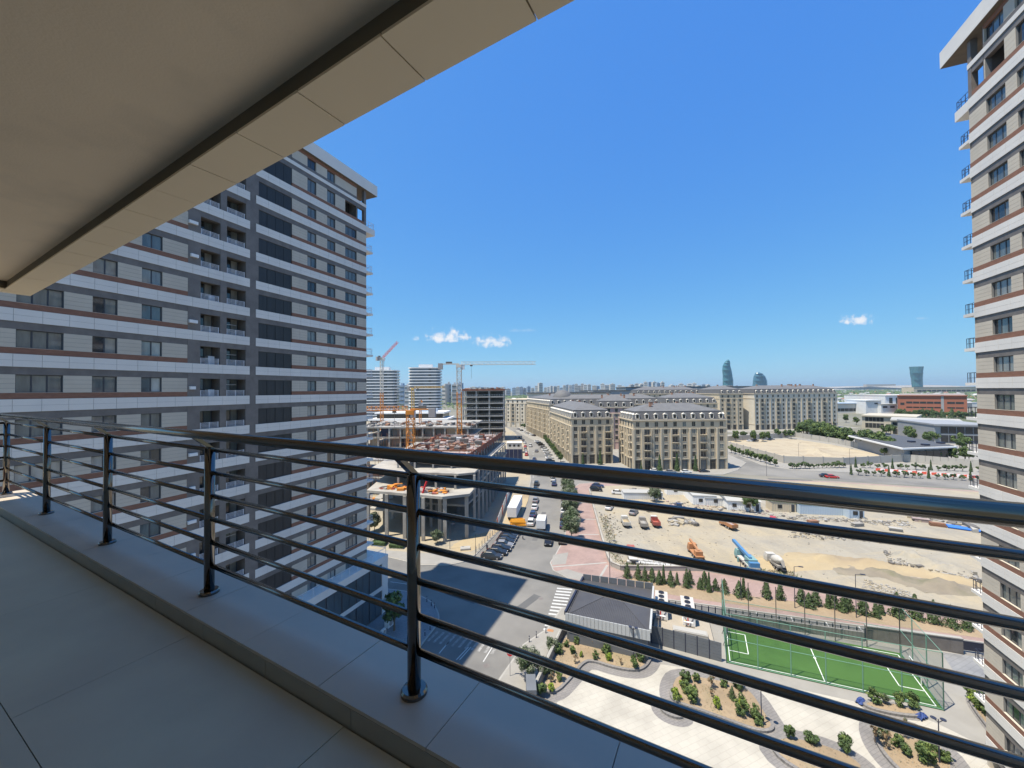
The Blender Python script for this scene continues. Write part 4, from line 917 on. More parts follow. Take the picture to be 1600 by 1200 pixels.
for (par, L0, hh, nn) in ((lf, 62, 19, 150), (nf, 34, 14.5, 90)):
    mb = MB()
    for i in range(nn):
        x = rnd(0, L0); z = rnd(.2, hh * .6); mb.bar((x, rnd(-1.2, -.4), z), (x + rnd(-.1, .1), rnd(-1.2, -.4), z + rnd(2, hh * .4)), .1, .1)
        if i % 3 == 0: z = rnd(1, hh); mb.bar((x, -.8, z), (x + rnd(2, 7), -.8, z + rnd(-.3, .3)), .1, .1)
    stuff(mb.build('scaffold_pole', 'rebar', par))
# navy netted scaffold and site office by the street
nv = thing('netted_scaffold', 'scaffold block wrapped in dark navy netting at the street edge', 'scaffold', (-3.4, 176, .1), R(-3))
for i in range(4): ubox('net_panel', 'navy_mesh', nv, i * 1.95, i * 1.95 + 1.9, 0, .08, 0, 8)
ubox('net_panel', 'navy_mesh', nv, 7.75, 7.83, 0, 9, 0, 8)
for i in range(5): MB().tube((i * 1.95, -.06, 0), (i * 1.95, -.06, 8.4), .06, 6).build('pole', 'concrete_light', nv)
so = thing('site_office', 'small cream two-storey site office behind the navy netting', 'cabin', (-3, 214, .1), R(-3))
MB().box(0, 8, 0, 5, 0, 5.6).build('wall', 'house_a', so); MB().box(-.3, 8.3, -.3, 5.3, 5.6, 5.9).build('roof', 'white_paint', so)
for i in range(3): ubox('window', 'glass_dark', so, 1 + i * 2.4, 2.2 + i * 2.4, -.05, .02, 3.6, 4.8)
# white office towers with rounded floor bands
def band_tower(name, label, px0, px1, ytop, Y):
    c = AY((px0 + px1) / 2, 608, Y); w = (px1 - px0) / 600 * Y; ht = AY(px0, ytop, Y).z; n = round(ht / 3.5); fh = ht / n
    root = thing(name, label, 'building', (c.x, c.y, 0), R(6))
    def rr(a, b, r): return [(sx_ * (a - r) + r * math.cos(t), sy_ * (b - r) + r * math.sin(t)) for (sx_, sy_, t0) in ((1, 1, 0), (-1, 1, 90), (-1, -1, 180), (1, -1, 270)) for t in [R(t0 + q * 18) for q in range(6)]]
    slab = MB().prism(rr(w / 2, 13, 5.5), 0, fh * .36).mesh('floor_band', 'white_paint'); gl = MB().prism(rr(w / 2 - 1.2, 11.8, 5), 0, fh * .64).mesh('glazing', 'tower_glass')
    for k in range(n):
        ob('glazing', gl, root, (0, 0, k * fh)); ob('floor_band', slab, root, (0, 0, k * fh + fh * .64))
        if k % 2: ubox('window', 'glass_dark', root, w * .12, w * .2, -12, -11.7, k * fh + .1, k * fh + fh * .6)
    MB().box(-w * .2, w * .22, -4, 6, ht, ht + 4).build('roof_plant', 'cabin_wall', root)
band_tower('office_tower', 'white banded office tower half hidden behind the thin left crane', 572, 623, 579, 470)
band_tower('office_tower', 'white banded office tower with curved shoulder just left of the big crane', 640.5, 690, 575, 470)
wb = thing('terraced_hall', 'low white hall of stepped curved terraces below the office towers', 'building', (-130, 330, 0), R(-2))
for k, (x0, x1, d) in enumerate(((0, 78, 0), (4, 74, 5), (8, 70, 10))):
    ubox('terrace', 'white_paint', wb, x0, x1, d, 40, 5.4 * k + 4.2, 5.4 * k + 5.6); ubox('glazing', 'glass_dark', wb, x0 + 1.5, x1 - 1.5, d + 1.5, 40, 5.4 * k + .2, 5.4 * k + 4.2)
ubox('roof_plant', 'cabin_blue', wb, 46, 62, 16, 20, 16.4, 19.5)
# ---- cranes
def lattice(mb, p0, p1, w, t, step=None, tri=False):
    p0, p1 = Vector(p0), Vector(p1); d = p1 - p0; L = d.length; q = d.to_track_quat('Z', 'Y'); n = max(2, round(L / (step or w)))
    cs = [(-w / 2, -w / 2), (w / 2, -w / 2), (w / 2, w / 2), (-w / 2, w / 2)]
    if tri: cs = [(-w / 2, -w / 2), (w / 2, -w / 2), (0, w / 2)]
    P = lambda c, s: p0 + q @ Vector((c[0], c[1], L * s))
    for c in cs: mb.bar(P(c, 0), P(c, 1), t, t)
    for i in range(n):
        for j in range(len(cs)):
            a, b = cs[j], cs[(j + 1) % len(cs)]
            if i % 2: a, b = b, a
            mb.bar(P(a, i / n), P(b, (i + 1) / n), t * .6, t * .6); mb.bar(P(cs[j], i / n), P(cs[(j + 1) % len(cs)], i / n), t * .5, t * .5)
def crane(name, label, px, Y, ztop, zsplit, mw, az, jl, cl, low, up, jm, z0=.1, tilt=0, t=.2, jw=1.3):
    c = AY(px, 608, Y); root = thing(name, label, 'crane', (c.x, c.y, 0))
    if zsplit > z0: m = MB(); lattice(m, (0, 0, z0), (0, 0, zsplit), mw, t); m.build('mast', low, root)
    if ztop > zsplit: m = MB(); lattice(m, (0, 0, zsplit), (0, 0, ztop), mw, t); m.build('mast', up, root)
    MB().box(-mw * .6, mw * .6, -mw * .6, mw * .6, ztop, ztop + 1.2).build('slewing_ring', up, root)
    dx, dy = math.cos(az), math.sin(az); zj = ztop + 1.8
    j = MB(); lattice(j, (dx, dy, zj), (dx * jl, dy * jl, zj + jl * math.tan(tilt)), jw, t * .75, tri=True); j.build('jib', jm, root)
    j = MB(); j.bar((0, 0, zj - .3), (-dx * cl, -dy * cl, zj - .3), 1.2, .4); j.build('counter_jib', up, root)
    MB().bar((-dx * cl * .35, -dy * cl * .35, zj + .2), (-dx * cl * .65, -dy * cl * .65, zj + .2), 1.0, 1.0).build('winch_house', 'rubble_dark', root)
    MB().bar((-dx * (cl - 1.6), -dy * (cl - 1.6), zj - 1.3), (-dx * (cl + .3), -dy * (cl + .3), zj - 1.3), 1.5, 2.6).build('counterweight', 'counterweight', root)
    MB().box(mw * .3 + dx * .5, mw * .3 + dx * .5 + 1.2, -.6, .7, ztop - .9, ztop + 1.1).build('cab', 'cabin_wall', root)
    h = MB(); hx = jl * .16; h.bar((dx * hx, dy * hx, zj - .6), (dx * hx, dy * hx, zj - 6.6), .08, .08); h.box(dx * hx - .5, dx * hx + .5, dy * hx - .4, dy * hx + .4, zj - 1.3, zj - .6); h.build('hook_block', 'rubble_dark', root)
    return root
crane('tower_crane', 'big tower crane, pale above and orange below, with its long jib over the street', 717.5, 165, 45.0, 34.5, 1.9, R(2), 33, 8.6, 'crane_orange', 'crane_white', 'crane_white')
crane('tower_crane', 'thick orange crane mast rising from the site with its jib swung left', 641.5, 112, 28.2, 28.2, 2.0, R(178), 30, 7, 'crane_orange', 'crane_orange', 'crane_orange')
crane('tower_crane', 'yellow crane with a level jib crossing in front of the second office tower', 645, 290, 36, 20, 1.8, R(0), 24, 4, 'crane_orange', 'crane_yellow', 'crane_yellow', t=.22)
crane('tower_crane', 'slim far crane near the left tower with a short raised jib', 596.5, 255, 56, 34, 1.7, R(60), 14, 4, 'crane_orange', 'crane_white', 'barrier_red', tilt=R(40), t=.2)
crane('tower_crane', 'small dull orange crane mast between the office tower and the big crane', 656.5, 225, 27, 27, 1.2, R(100), 16, 4, 'crane_orange', 'crane_orange', 'crane_orange', t=.14)
# hoarding along the street
hd = thing('site_hoarding', 'white and pink sheet hoarding along the street side of the site', 'fence')
a, b = G(776, 829), G(797, 771)
for i in range(16):
    p, q = a.lerp(b, (i + .02) / 16), a.lerp(b, (i + .98) / 16); MB().bar((p.x, p.y, 1.35), (q.x, q.y, 1.35), .06, 2.4).build('sheet_panel', 'white_paint' if i % 5 else 'barrier_red', hd)
    ubox('fence_post', 'concrete', hd, p.x - .06, p.x + .06, p.y - .06, p.y + .06, .1, 2.7)
lg = thing('site_fence', 'low post and wire fence beside the row of black parked cars', 'fence'); a, b = G(744, 864), G(777, 830)
for i in range(9): p = a.lerp(b, i / 8); ubox('fence_post', 'concrete', lg, p.x - .06, p.x + .06, p.y - .06, p.y + .06, .1, 1.4)
for h in (.5, .9, 1.3): MB().bar((a.x, a.y, h), (b.x, b.y, h), .03, .03).build('wire', 'concrete', lg)
# ================================================================== CARS
random.seed(5)
def loft(mb, st):
    """stations (x, z0, z1, w0, w1): width at the bottom and at the top"""
    vs = []
    for (x, z0, z1, w0, w1) in st: vs += [(x, -w0, z0), (x, w0, z0), (x, w0 * 1.0, z0 + (z1 - z0) * .55), (x, w1, z1), (x, -w1, z1), (x, -w0 * 1.0, z0 + (z1 - z0) * .55)]
    n = 6; fs = [(k * n + i, (k + 1) * n + i, (k + 1) * n + (i + 1) % n, k * n + (i + 1) % n) for k in range(len(st) - 1) for i in range(n)]
    mb.add(vs, [tuple(range(n)), tuple((len(st) - 1) * n + i for i in range(n))[::-1]] + fs)
def wheel_mesh(r=.33, w=.22):
    def f(b):
        b.tube((0, -w / 2, 0), (0, w / 2, 0), r, 14, 0); b.tube((0, -w / 2 - .01, 0), (0, w / 2 + .01, 0), r * .6, 10, 1)
    return shared(('wheel', r), ('tyre', 'counterweight'), f)
def car(label, pos, heading, color, kind='saloon', group=None):
    root = thing('parked_car', label, 'car', pos, heading, group); c = 'car%d' % color
    tall = {'saloon': 0, 'suv': .22, 'van': .45}[kind]
    ob('body', shared(('car_body', c, kind), c, lambda b: loft(b, [(-2.2, .42, .78 + tall * .5, .72, .6), (-2.08, .3, .93 + tall * .5, .86, .76), (-1.3, .22, 1.0 + tall * .5, .9, .82), (.55, .22, .97 + tall * .5, .9, .82), (1.5, .24, .86 + tall * .5, .88, .78), (2.08, .3, .72 + tall * .4, .82, .7), (2.2, .4, .6 + tall * .3, .7, .6)])), root)
    xr = -1.95 if kind != 'saloon' else -1.75
    ob('window_glass', shared(('car_glass', kind), 'glass_dark', lambda b: b.add([(xr, -.78, .96 + tall * .5), (.95, -.78, .93 + tall * .5), (.95, .78, .93 + tall * .5), (xr, .78, .96 + tall * .5), (xr + (.15 if tall else .6), -.62, 1.42 + tall), (.2, -.62, 1.42 + tall), (.2, .62, 1.42 + tall), (xr + (.15 if tall else .6), .62, 1.42 + tall)], [(0, 3, 2, 1), (4, 5, 6, 7), (0, 1, 5, 4), (1, 2, 6, 5), (2, 3, 7, 6), (3, 0, 4, 7)])), root)
    ob('roof', shared(('car_roof', c, kind), c, lambda b: b.add([(xr + (.12 if tall else .55), -.65, 1.40 + tall), (.26, -.65, 1.40 + tall), (.26, .65, 1.40 + tall), (xr + (.12 if tall else .55), .65, 1.40 + tall), (xr + .3 + (0 if tall else .4), -.55, 1.47 + tall), (.1, -.55, 1.47 + tall), (.1, .55, 1.47 + tall), (xr + .3 + (0 if tall else .4), .55, 1.47 + tall)], [(0, 3, 2, 1), (4, 5, 6, 7), (0, 1, 5, 4), (1, 2, 6, 5), (2, 3, 7, 6), (3, 0, 4, 7)])), root)
    for x in (-1.35, 1.4):
        for y in (-.8, .8): ob('wheel', wheel_mesh(), root, (x, y, .33))
    for y in (-.55, .55): ubox('headlight', 'white_paint', root, 2.1, 2.2, y - .17, y + .17, .55, .68); ubox('tail_light', 'sign_red', root, -2.2, -2.1, y - .15, y + .15, .68, .82)
    return root
CN = ['black', 'charcoal', 'white', 'silver', 'navy blue', 'red', 'dark grey']
AR = R(81)                                                    # the street's heading
for i, (px, py, c) in enumerate(((768, 872, 1), (777, 866, 0), (783, 860, 0), (787, 854.5, 6), (790, 849, 0), (793, 844, 0), (796, 839, 1), (800, 834.5, 2), (803, 831, 3))):
    car('%s saloon parked nose-in by the site fence, %s from the crossing' % (CN[c], nth(i + 1)), G(px, py), R(-12) + rnd(-.06, .06), c, 'saloon', 'cars packed nose-in beside the site fence')
for i, (px, py, c, k) in enumerate(((830, 819, 2, 'suv'), (833, 806, 4, 'saloon'), (835.5, 795, 2, 'saloon'), (837, 784, 6, 'saloon'), (837, 766, 0, 'saloon'), (838.5, 758, 1, 'suv'))):
    car('%s car on the site side of the street, %s beyond the box truck' % (CN[c], nth(i + 1)), G(px, py), AR, c, k, 'cars standing along the site side of the street')
for i, (px, py, c, k) in enumerate(((879, 847, 0, 'suv'), (880, 823, 4, 'saloon'), (880.5, 811, 1, 'saloon'), (881, 801, 2, 'saloon'), (881, 791, 3, 'saloon'), (881, 782, 6, 'suv'), (866, 758, 4, 'saloon'), (864.5, 751, 2, 'suv'), (863.5, 745.5, 3, 'saloon'))):
    car('%s car along the kerb by the street trees, %s from the crossing' % (CN[c], nth(i + 1)), G(px, py), AR, c, k, 'cars along the tree-lined kerb')
car('black off-roader driving towards the crossing in mid street', G(857, 849), AR + math.pi, 0, 'suv')
for (px, py, c, k, l) in ((835, 719, 4, 'saloon', 'dark blue car driving in mid street just above the handrail'), (838.5, 706, 6, 'saloon', 'lone dark grey car on the open far street'), (829, 698, 2, 'van', 'white van on the far street left of the lone car'), (812, 685, 0, 'saloon', 'black car near the far bend of the street'), (806.5, 684.5, 3, 'saloon', 'silver car beside the black one at the far bend'), (821, 699, 5, 'saloon', 'red car standing by the netted scaffold'),
                    (1024, 737, 2, 'saloon', 'white car parked before the wide cream block'), (1300, 747, 5, 'saloon', 'red car on the far right-hand street'), (1291, 745.5, 1, 'saloon', 'charcoal car right behind the red one on the far street'), (966, 772, 2, 'saloon', 'white car alone on the dirt lot beside the grey slabs'), (934, 761, 4, 'saloon', 'blue car at the walled corner of the dirt lot'), (931, 767, 0, 'suv', 'black car next to the blue one at the lot corner')):
    car(l, G(px, py, .13 if py > 750 and px > 900 else 0), AR if px < 900 else R(-15), c, k)
for i, (px, py, c) in enumerate(((860, 722, 0), (859, 717, 2), (857, 712, 3), (854.5, 707.5, 2), (852, 703.5, 2), (849, 700, 6), (846, 696.5, 0), (843, 693.5, 1), (840, 691, 2))):
    p = G(px, py); car('%s car parked at an angle below the long cream block, %s from the handrail' % (CN[c], nth(i + 1)), (p.x, p.y, .0), R(20), c, 'saloon' if i % 3 else 'suv', 'angle-parked cars below the long cream block')
for i, (px, py, c) in enumerate(((834, 681.5, 0), (829, 680, 2), (824, 678, 3), (819, 675.5, 2), (815, 673.5, 1), (810, 671.5, 6))):
    car('%s car in the slanted far row before the domed block, %s from the right' % (CN[c], nth(i + 1)), G(px, py), R(115), c, 'saloon', 'cars in the slanted far row')
for i, (px, py, c) in enumerate(((1172, 690, 2), (1180, 689, 0), (1195, 688, 3), (1205, 687.5, 6))):
    car('%s car before the distant long cream block, %s from the left' % (CN[c], nth(i + 1)), G(px, py, .0), R(5), c, 'saloon', 'cars on the distant street')

for i, (px, py, c) in enumerate(((826, 741, 2), (828, 735, 0), (829.5, 729, 3), (823, 712, 5), (822, 707, 2), (821, 703, 6), (820, 693, 2), (818, 689.5, 0))):
    car('%s car on the street near the netted scaffold, %s from the handrail' % (CN[c], nth(i + 1)), G(px, py), AR, c, 'saloon' if i % 3 else 'suv', 'cars along the site side near the scaffold')
for i, (px, py, c) in enumerate(((905, 737, 2), (918, 737.5, 0), (948, 738, 3), (1048, 739, 6), (1072, 739, 2), (1100, 738, 1))):
    car('%s car at the kerb before the cream shopfronts, %s from the left' % (CN[c], nth(i + 1)), G(px, py, .0), R(2), c, 'saloon', 'cars at the kerb before the cream shopfronts')
# ================================================================== TRUCKS AND MACHINES
def truck_base(root, L, cab, w=2.4, axles=(1.0, -2.0, -3.2), cabx=0):
    ubox('chassis', 'black_plastic', root, -L + 1.8, 1.6, -.5, .5, .6, .95)
    ob('cab', shared(('truck_cab', cab), cab, lambda b: loft(b, [(-.2, .7, 2.75, w / 2, w / 2 - .12), (1.3, .7, 2.75, w / 2, w / 2 - .15), (1.75, .6, 1.9, w / 2, w / 2 - .1), (1.85, .6, 1.4, w / 2 - .1, w / 2 - .2)])), root)
    ob('windscreen', shared('truck_screen', 'glass_dark', lambda b: b.add([(1.38, -w / 2 + .22, 2.6), (1.38, w / 2 - .22, 2.6), (1.78, w / 2 - .2, 1.92), (1.78, -w / 2 + .2, 1.92)], [(0, 3, 2, 1)])), root, (.06, 0, .06))
    for x in axles:
        for y in (-w / 2 + .2, w / 2 - .2): ob('wheel', wheel_mesh(.5, .34), root, (x, y, .5))
def dump_truck(label, pos, hd, cab, bed, load=None):
    root = thing('dump_truck', label, 'truck', pos, hd); truck_base(root, 7.4, cab)
    ubox('bed_floor', bed, root, -5.0, -.45, -1.2, 1.2, 1.0, 1.15)
    for y in (-1.25, 1.15): ubox('bed_side', bed, root, -5.0, -.45, y, y + .1, 1.0, 2.2)
    ubox('bed_head', bed, root, -.44, -.32, -1.25, 1.25, 1.0, 2.6); ubox('tailgate', bed, root, -5.12, -5.01, -1.25, 1.25, 1.0, 2.2)
    for i in range(5):
        for y in (-1.31, 1.255): ubox('bed_rib', bed, root, -4.8 + i * 1.0, -4.68 + i * 1.0, y, y + .055, 1.05, 2.15)
    if load: MB().add([(-4.9, -1.1, 1.5), (-.5, -1.1, 1.6), (-.5, 1.1, 1.6), (-4.9, 1.1, 1.5), (-2.4, 0, 2.3)], [(0, 1, 4), (1, 2, 4), (2, 3, 4), (3, 0, 4)]).build('load', load, root)
dump_truck('white truck with red bed edge and yellowish load on the dirt lot', G(976, 818, .13), R(84), 'truck_white', 'truck_white', 'sand')
dump_truck('grey dump truck with a loaded bed between the white and red ones', G(1004, 820, .13), R(80), 'truck_grey', 'truck_grey', 'rubble')
dump_truck('red truck with pale cab on the dirt lot beside the grey one', G(1022, 818, .13), R(82), 'truck_white', 'truck_red', None)
dump_truck('orange dump truck with an empty bed standing alone on the dirt', G(1133, 822, .13), R(98), 'truck_orange', 'truck_orange', 'ply')
root = thing('flatbed_truck', 'truck with red cab roof near the low wall of the lot', 'truck', G(986, 868, .13), R(80)); truck_base(root, 8, 'truck_red'); ubox('flatbed', 'truck_white', root, -5.6, -.4, -1.2, 1.2, 1.0, 1.3)
root = thing('crane_lorry', 'orange lorry crane with folded boom on the dirt lot', 'truck', G(1083, 864, .13), R(84)); truck_base(root, 8.4, 'truck_orange', axles=(1.0, -2.2, -3.4, -4.6))
ubox('deck', 'truck_orange', root, -5.8, -.4, -1.2, 1.2, .96, 1.3); MB().bar((-4.6, 0, 2.4), (2.6, 0, 3.1), .55, .6).build('boom', 'truck_orange', root); ubox('turntable', 'truck_orange', root, -5.2, -3.4, -1.0, 1.0, 1.3, 2.5)
for y in (-1.45, 1.25): ubox('outrigger', 'black_plastic', root, -5.0, -4.6, y, y + .2, .1, 1.2)
root = thing('mobile_crane', 'bright blue mobile crane with teal cab and long boom on the lot', 'crane', G(1158, 874, .13), R(82)); truck_base(root, 11, 'truck_teal', axles=(1.0, -.4, -3.4, -4.8, -6.0))
ubox('deck', 'truck_white', root, -8.6, -.4, -1.25, 1.25, .96, 1.35); ubox('superstructure', 'truck_teal', root, -7.4, -4.4, -1.2, 1.0, 1.35, 3.0); ubox('counterweight', 'truck_blue', root, -8.5, -7.42, -1.25, 1.25, 1.36, 2.6)
MB().bar((-6.6, .3, 3.0), (4.2, .3, 3.9), .75, .8).build('boom', 'truck_blue', root); MB().bar((3.9, .3, 3.6), (4.8, .3, 3.9), .5, .5).build('boom_tip', 'truck_blue', root); ubox('operator_cab', 'truck_blue', root, -4.6, -3.2, -1.25, -.35, 1.4, 2.9)
for x in (-8.2, -2.0):
    for y in (-1.75, 1.4): ubox('outrigger', 'truck_teal', root, x, x + .4, y, y + .35, .1, 1.3)
root = thing('concrete_mixer', 'dusty white concrete mixer lorry beside the sand heaps', 'truck', G(1205, 880, .13), R(84)); truck_base(root, 8.4, 'truck_white', axles=(1.0, -2.4, -3.6, -4.8))
dr = MB(); dr.lathe([(.35, 0), (.95, .5), (1.2, 1.6), (1.1, 2.6), (.6, 4.0), (.45, 4.3)], 14); o = dr.build('drum', 'truck_white', root, (-1.0, 0, 1.9), 0, True); o.rotation_euler = (0, R(-76), 0)
MB().add([(-5.4, -.5, 3.0), (-5.4, .5, 3.0), (-6.2, .3, 1.6), (-6.2, -.3, 1.6), (-5.1, .5, 3.0), (-5.1, -.5, 3.0)], [(0, 1, 2, 3), (4, 5, 3, 2)]).build('chute', 'truck_grey', root); ubox('frame', 'truck_grey', root, -5.2, -.6, -1.0, 1.0, .96, 1.5)
root = thing('box_truck', 'white box truck at the site side of the street', 'truck', G(847, 823), AR); truck_base(root, 6.4, 'truck_white', 2.1, (1.0, -2.6)); ubox('box', 'cabin_wall', root, -4.2, -.3, -1.1, 1.1, .97, 3.0)
root = thing('trailer', 'long white closed trailer parked beside the hoarding', 'trailer', G(805, 803, .13), AR); ubox('box', 'cabin_wall', root, -6, 6, -1.25, 1.25, 1.0, 3.6); ubox('chassis', 'black_plastic', root, -5.8, 5.8, -.6, .6, .6, .99)
for x in (-4.6, -3.4, 4.2):
    for y in (-1.05, 1.05): ob('wheel', wheel_mesh(.5, .34), root, (x, y, .5))
root = thing('formwork_rack', 'stack of bright orange steel props beside the parked white car', 'stack', G(809, 821, .13), R(10)); 
for i in range(7):
    for j in range(3): MB().bar((-1.8 + rnd(-.2, .2), -1.2 + i * .4, .3 + j * .5), (1.8 + rnd(-.3, .3), -1.2 + i * .4 + rnd(-.2, .2), .35 + j * .5), .16, .16).build('prop', 'orange_rack', root)
for o in bpy.data.objects:
    if o.parent is None and o.name.split('.')[0] in ('mobile_crane', 'crane_lorry', 'concrete_mixer', 'dump_truck', 'flatbed_truck'): o.scale = (.7, .7, .7)
# ---- site cabins
def cabin(label, px, py, L, D, h, hd, wall='cabin_wall', roof='roof_light', gable=False, wins=2):
    root = thing('site_cabin', label, 'cabin', G(px, py, .13), hd)
    MB().box(0, L, 0, D, 0, h).build('wall', wall, root); r = MB()
    if gable: r.add([(-.3, -.3, h), (L + .3, -.3, h), (L + .3, D + .3, h), (-.3, D + .3, h), (-.3, D / 2, h + 1.0), (L + .3, D / 2, h + 1.0)], [(0, 1, 5, 4), (2, 3, 4, 5), (0, 4, 3), (1, 2, 5), (0, 3, 2, 1)])
    else: r.box(-.15, L + .15, -.15, D + .15, h, h + .15)
    r.build('roof', roof, root)
    n = int(L / .6)
    for i in range(n): ubox('wall_rib', wall, root, i * .6 + .1, i * .6 + .25, -.05, .0, .1, h - .1)
    for i in range(wins):
        o = ubox('window', 'frame_dark', root, L * (i + .35) / (wins + .4), L * (i + .35) / (wins + .4) + 1.1, -.09, -.051, 1.0, 2.0); ob('pane', unit('glass_dark'), o, (0, -.55, 0), 0, (.86, .2, .84))
    ubox('door', 'frame_dark', root, L - 1.2, L - .4, -.09, -.051, .1, 2.1)
cabin('long pale blue-grey site container at the back of the dirt lot', 1250, 803, 13, 2.8, 2.9, R(-9), 'cabin_blue', 'roof_light', wins=0)
cabin('small beige cabin left of the long blue-grey container', 1206, 799, 6.2, 3.5, 2.8, R(-9), 'cream_trim', 'roof_light', wins=1)
cabin('blue-grey cabin with two doors right of the long container', 1327, 810, 3.6, 2.8, 2.9, R(-9), 'cabin_blue', 'shed_blue', wins=1)
cabin('white gabled site hut with two dark windows', 1137, 797, 8.5, 9, 2.8, R(-12), 'white_paint', 'roof_light', True)
cabin('white lean-to hut left of the gabled hut', 1083, 789, 6.5, 12, 2.8, R(-10), 'white_paint', 'roof_light', False, 1)
cabin('low white hut joining the two white huts', 1102, 790, 9.5, 4, 2.2, R(-10), 'cabin_wall', 'roof_light', False, 1)
cabin('white container with one dark window behind the lone bush', 1042, 773, 9, 3, 2.8, R(-6), 'white_paint', 'roof_light', False, 1)
cabin('long low pale shed beside the lone bush', 975, 780, 12, 4, 2.0, R(-5), 'cabin_wall', 'roof_light', False, 0)
tag(MB().lathe([(.9, 0), (1.2, .3), (1.2, 1.5), (.9, 1.9), (.3, 2.0)], 14).build('water_tank', 'white_paint', None, G(1492, 818, .13), 0, True), 'round white water tank near the blue pipes on the lot', 'tank')
root = thing('pipe_stack', 'bundle of bright blue pipes at the edge of the lot by the right tower', 'pipes', G(1518, 829, .13), R(-38))
for i in range(4): MB().tube((-4, i * .55 - .8, .3), (4, i * .55 - .8, .3), .27, 10).build('pipe', 'blue_pipe', root)
# white kerbstones set out in rows behind the low wall
for i in range(26):
    t = i / 26; p = G(985, 884).lerp(G(1200, 906), t); r_ = 0
    for r_ in range(2):
        if random.random() < .12: continue
        o = thing('kerbstone_pallet', '%s kerbstone pallet from the left in the %s row behind the low wall' % (nth(i + 1), ('front', 'back')[r_]), 'pallet', (p.x + rnd(-.15, .15), p.y + 1.1 + r_ * 1.15, .13), R(-24) + rnd(-.12, .12), 'white kerbstone pallets behind the low wall')
        for j in range(3): ubox('kerbstone', 'kerbstone', o, -.42 + j * .29, -.16 + j * .29, -.42, .42, .05, .35 + rnd(0, .1))
for (px, py, c, l) in ((990, 803, 6, 'dusty grey car parked beyond the white truck on the lot'), (1012, 797, 2, 'dusty white car parked beyond the grey dump truck'), (1044, 800, 3, 'silver car left of the broken concrete heap'), (1060, 793, 4, 'blue car before the low white hut'), (952, 795, 2, 'white car near the bend of the low wall'), (1208, 815, 5, 'red car below the beige cabin')):
    car(l, G(px, py, .13), R(70) + rnd(-.5, .5), c)
for i, (px, py, w, mk) in enumerate(((1060, 812, 2.4, 'rubble'), (1098, 806, 1.8, 'ply'), (1170, 812, 2.6, 'tan_wall'), (1190, 818, 2.0, 'concrete'), (1270, 818, 2.2, 'rebar'), (1340, 822, 2.6, 'rubble'), (1400, 830, 2.4, 'concrete'), (1150, 780, 3, 'tan_wall'), (1440, 815, 3.2, 'ply'), (1465, 822, 2.6, 'rebar'))):
    o = thing('material_stack', '%s stack of building material from the left before the site cabins' % nth(i + 1), 'stack', G(px, py, .13), rnd(-.6, .2), 'material stacks before the site cabins')
    for j in range(4): ubox('board', mk, o, -w / 2 + rnd(-.2, .2), w / 2 + rnd(-.2, .2), -.6 + rnd(-.1, .1), .6 + rnd(-.1, .1), j * .22, j * .22 + .18)
# ---- heaps: mounds of earth and rubble
def mound(name, mk, pts, h, seed, n=26):
    random.seed(seed); xs = [p[0] for p in pts]; ys = [p[1] for p in pts]; x0, x1, y0, y1 = min(xs), max(xs), min(ys), max(ys)
    def inside(x, y):
        c = False; j = len(pts) - 1
        for i in range(len(pts)):
            if (pts[i][1] > y) != (pts[j][1] > y) and x < (pts[j][0] - pts[i][0]) * (y - pts[i][1]) / (pts[j][1] - pts[i][1]) + pts[i][0]: c = not c
            j = i
        return c
    def dist(x, y):
        d = 1e9
        for i in range(len(pts)):
            a, b, q = Vector(pts[i - 1]), Vector(pts[i]), Vector((x, y)); ab = b - a; t = max(0, min(1, (q - a).dot(ab) / ab.length_squared)); d = min(d, (a + ab * t - q).length)
        return d
    from mathutils import noise
    b = MB(); idx = {}
    span = min(x1 - x0, y1 - y0)
    for i in range(n + 1):
        for j in range(n + 1):
            x, y = x0 + (x1 - x0) * i / n, y0 + (y1 - y0) * j / n; ins = inside(x, y)
            d = dist(x, y) if ins else 0; t = min(1, d / (span * .28)); t = t * t * (3 - 2 * t)
            z = .1 + (t * h * (.45 + .9 * noise.noise(Vector((x * .22 + seed, y * .22, 0)), noise_basis='PERLIN_ORIGINAL') + .5 * noise.noise(Vector((x * .8, y * .8, seed)))) if ins else -.05)
            idx[i, j] = len(b.v); b.v.append((x, y, max(z, .131) if ins else .1))
    for i in range(n):
        for j in range(n): b.f.append((idx[i, j], idx[i + 1, j], idx[i + 1, j + 1], idx[i, j + 1])); b.m.append(0)
    return struct(b.build(name, mk, None, None, 0, True))
mound('sand_heap', 'sand', [G2(1225, 862), G2(1290, 866), G2(1400, 880), G2(1470, 892), G2(1545, 912), G2(1545, 922), G2(1440, 905), G2(1330, 890), G2(1240, 895), G2(1210, 880)], 1.7, 3)
mound('earth_heap', 'brown_earth', [G2(1290, 880), G2(1360, 884), G2(1420, 900), G2(1540, 918), G2(1545, 935), G2(1450, 930), G2(1380, 905), G2(1310, 900)], 1.5, 8)
mound('stony_heap', 'dirt', [G2(1370, 860), G2(1420, 862), G2(1480, 880), G2(1540, 900), G2(1530, 912), G2(1450, 895), G2(1380, 875)], 1.8, 11)
mound('sand_patch', 'sand', [G2(1160, 872), G2(1215, 868), G2(1260, 880), G2(1240, 895), G2(1180, 890)], .8, 14)
mound('lot_heap', 'lot_sand', [G2(1240, 704), G2(1270, 699), G2(1300, 706), G2(1310, 714), G2(1260, 714)], 3.4, 17, 16)
def rubble(name, label, area, n, s0, s1, z=.13, mats=('rubble', 'dirt', 'concrete', 'rubble_dark')):
    mb = MB(); clutter(mb, n, area, z, s0, s1, len(mats)); o = mb.build(name, mats); o['kind'] = 'stuff'; o['label'] = label; return o
rubble('rubble', 'heap of broken grey concrete and stone on the dirt lot', [G2(1045, 824), G2(1090, 822), G2(1082, 810), G2(1048, 812)], 110, .3, 1.3)
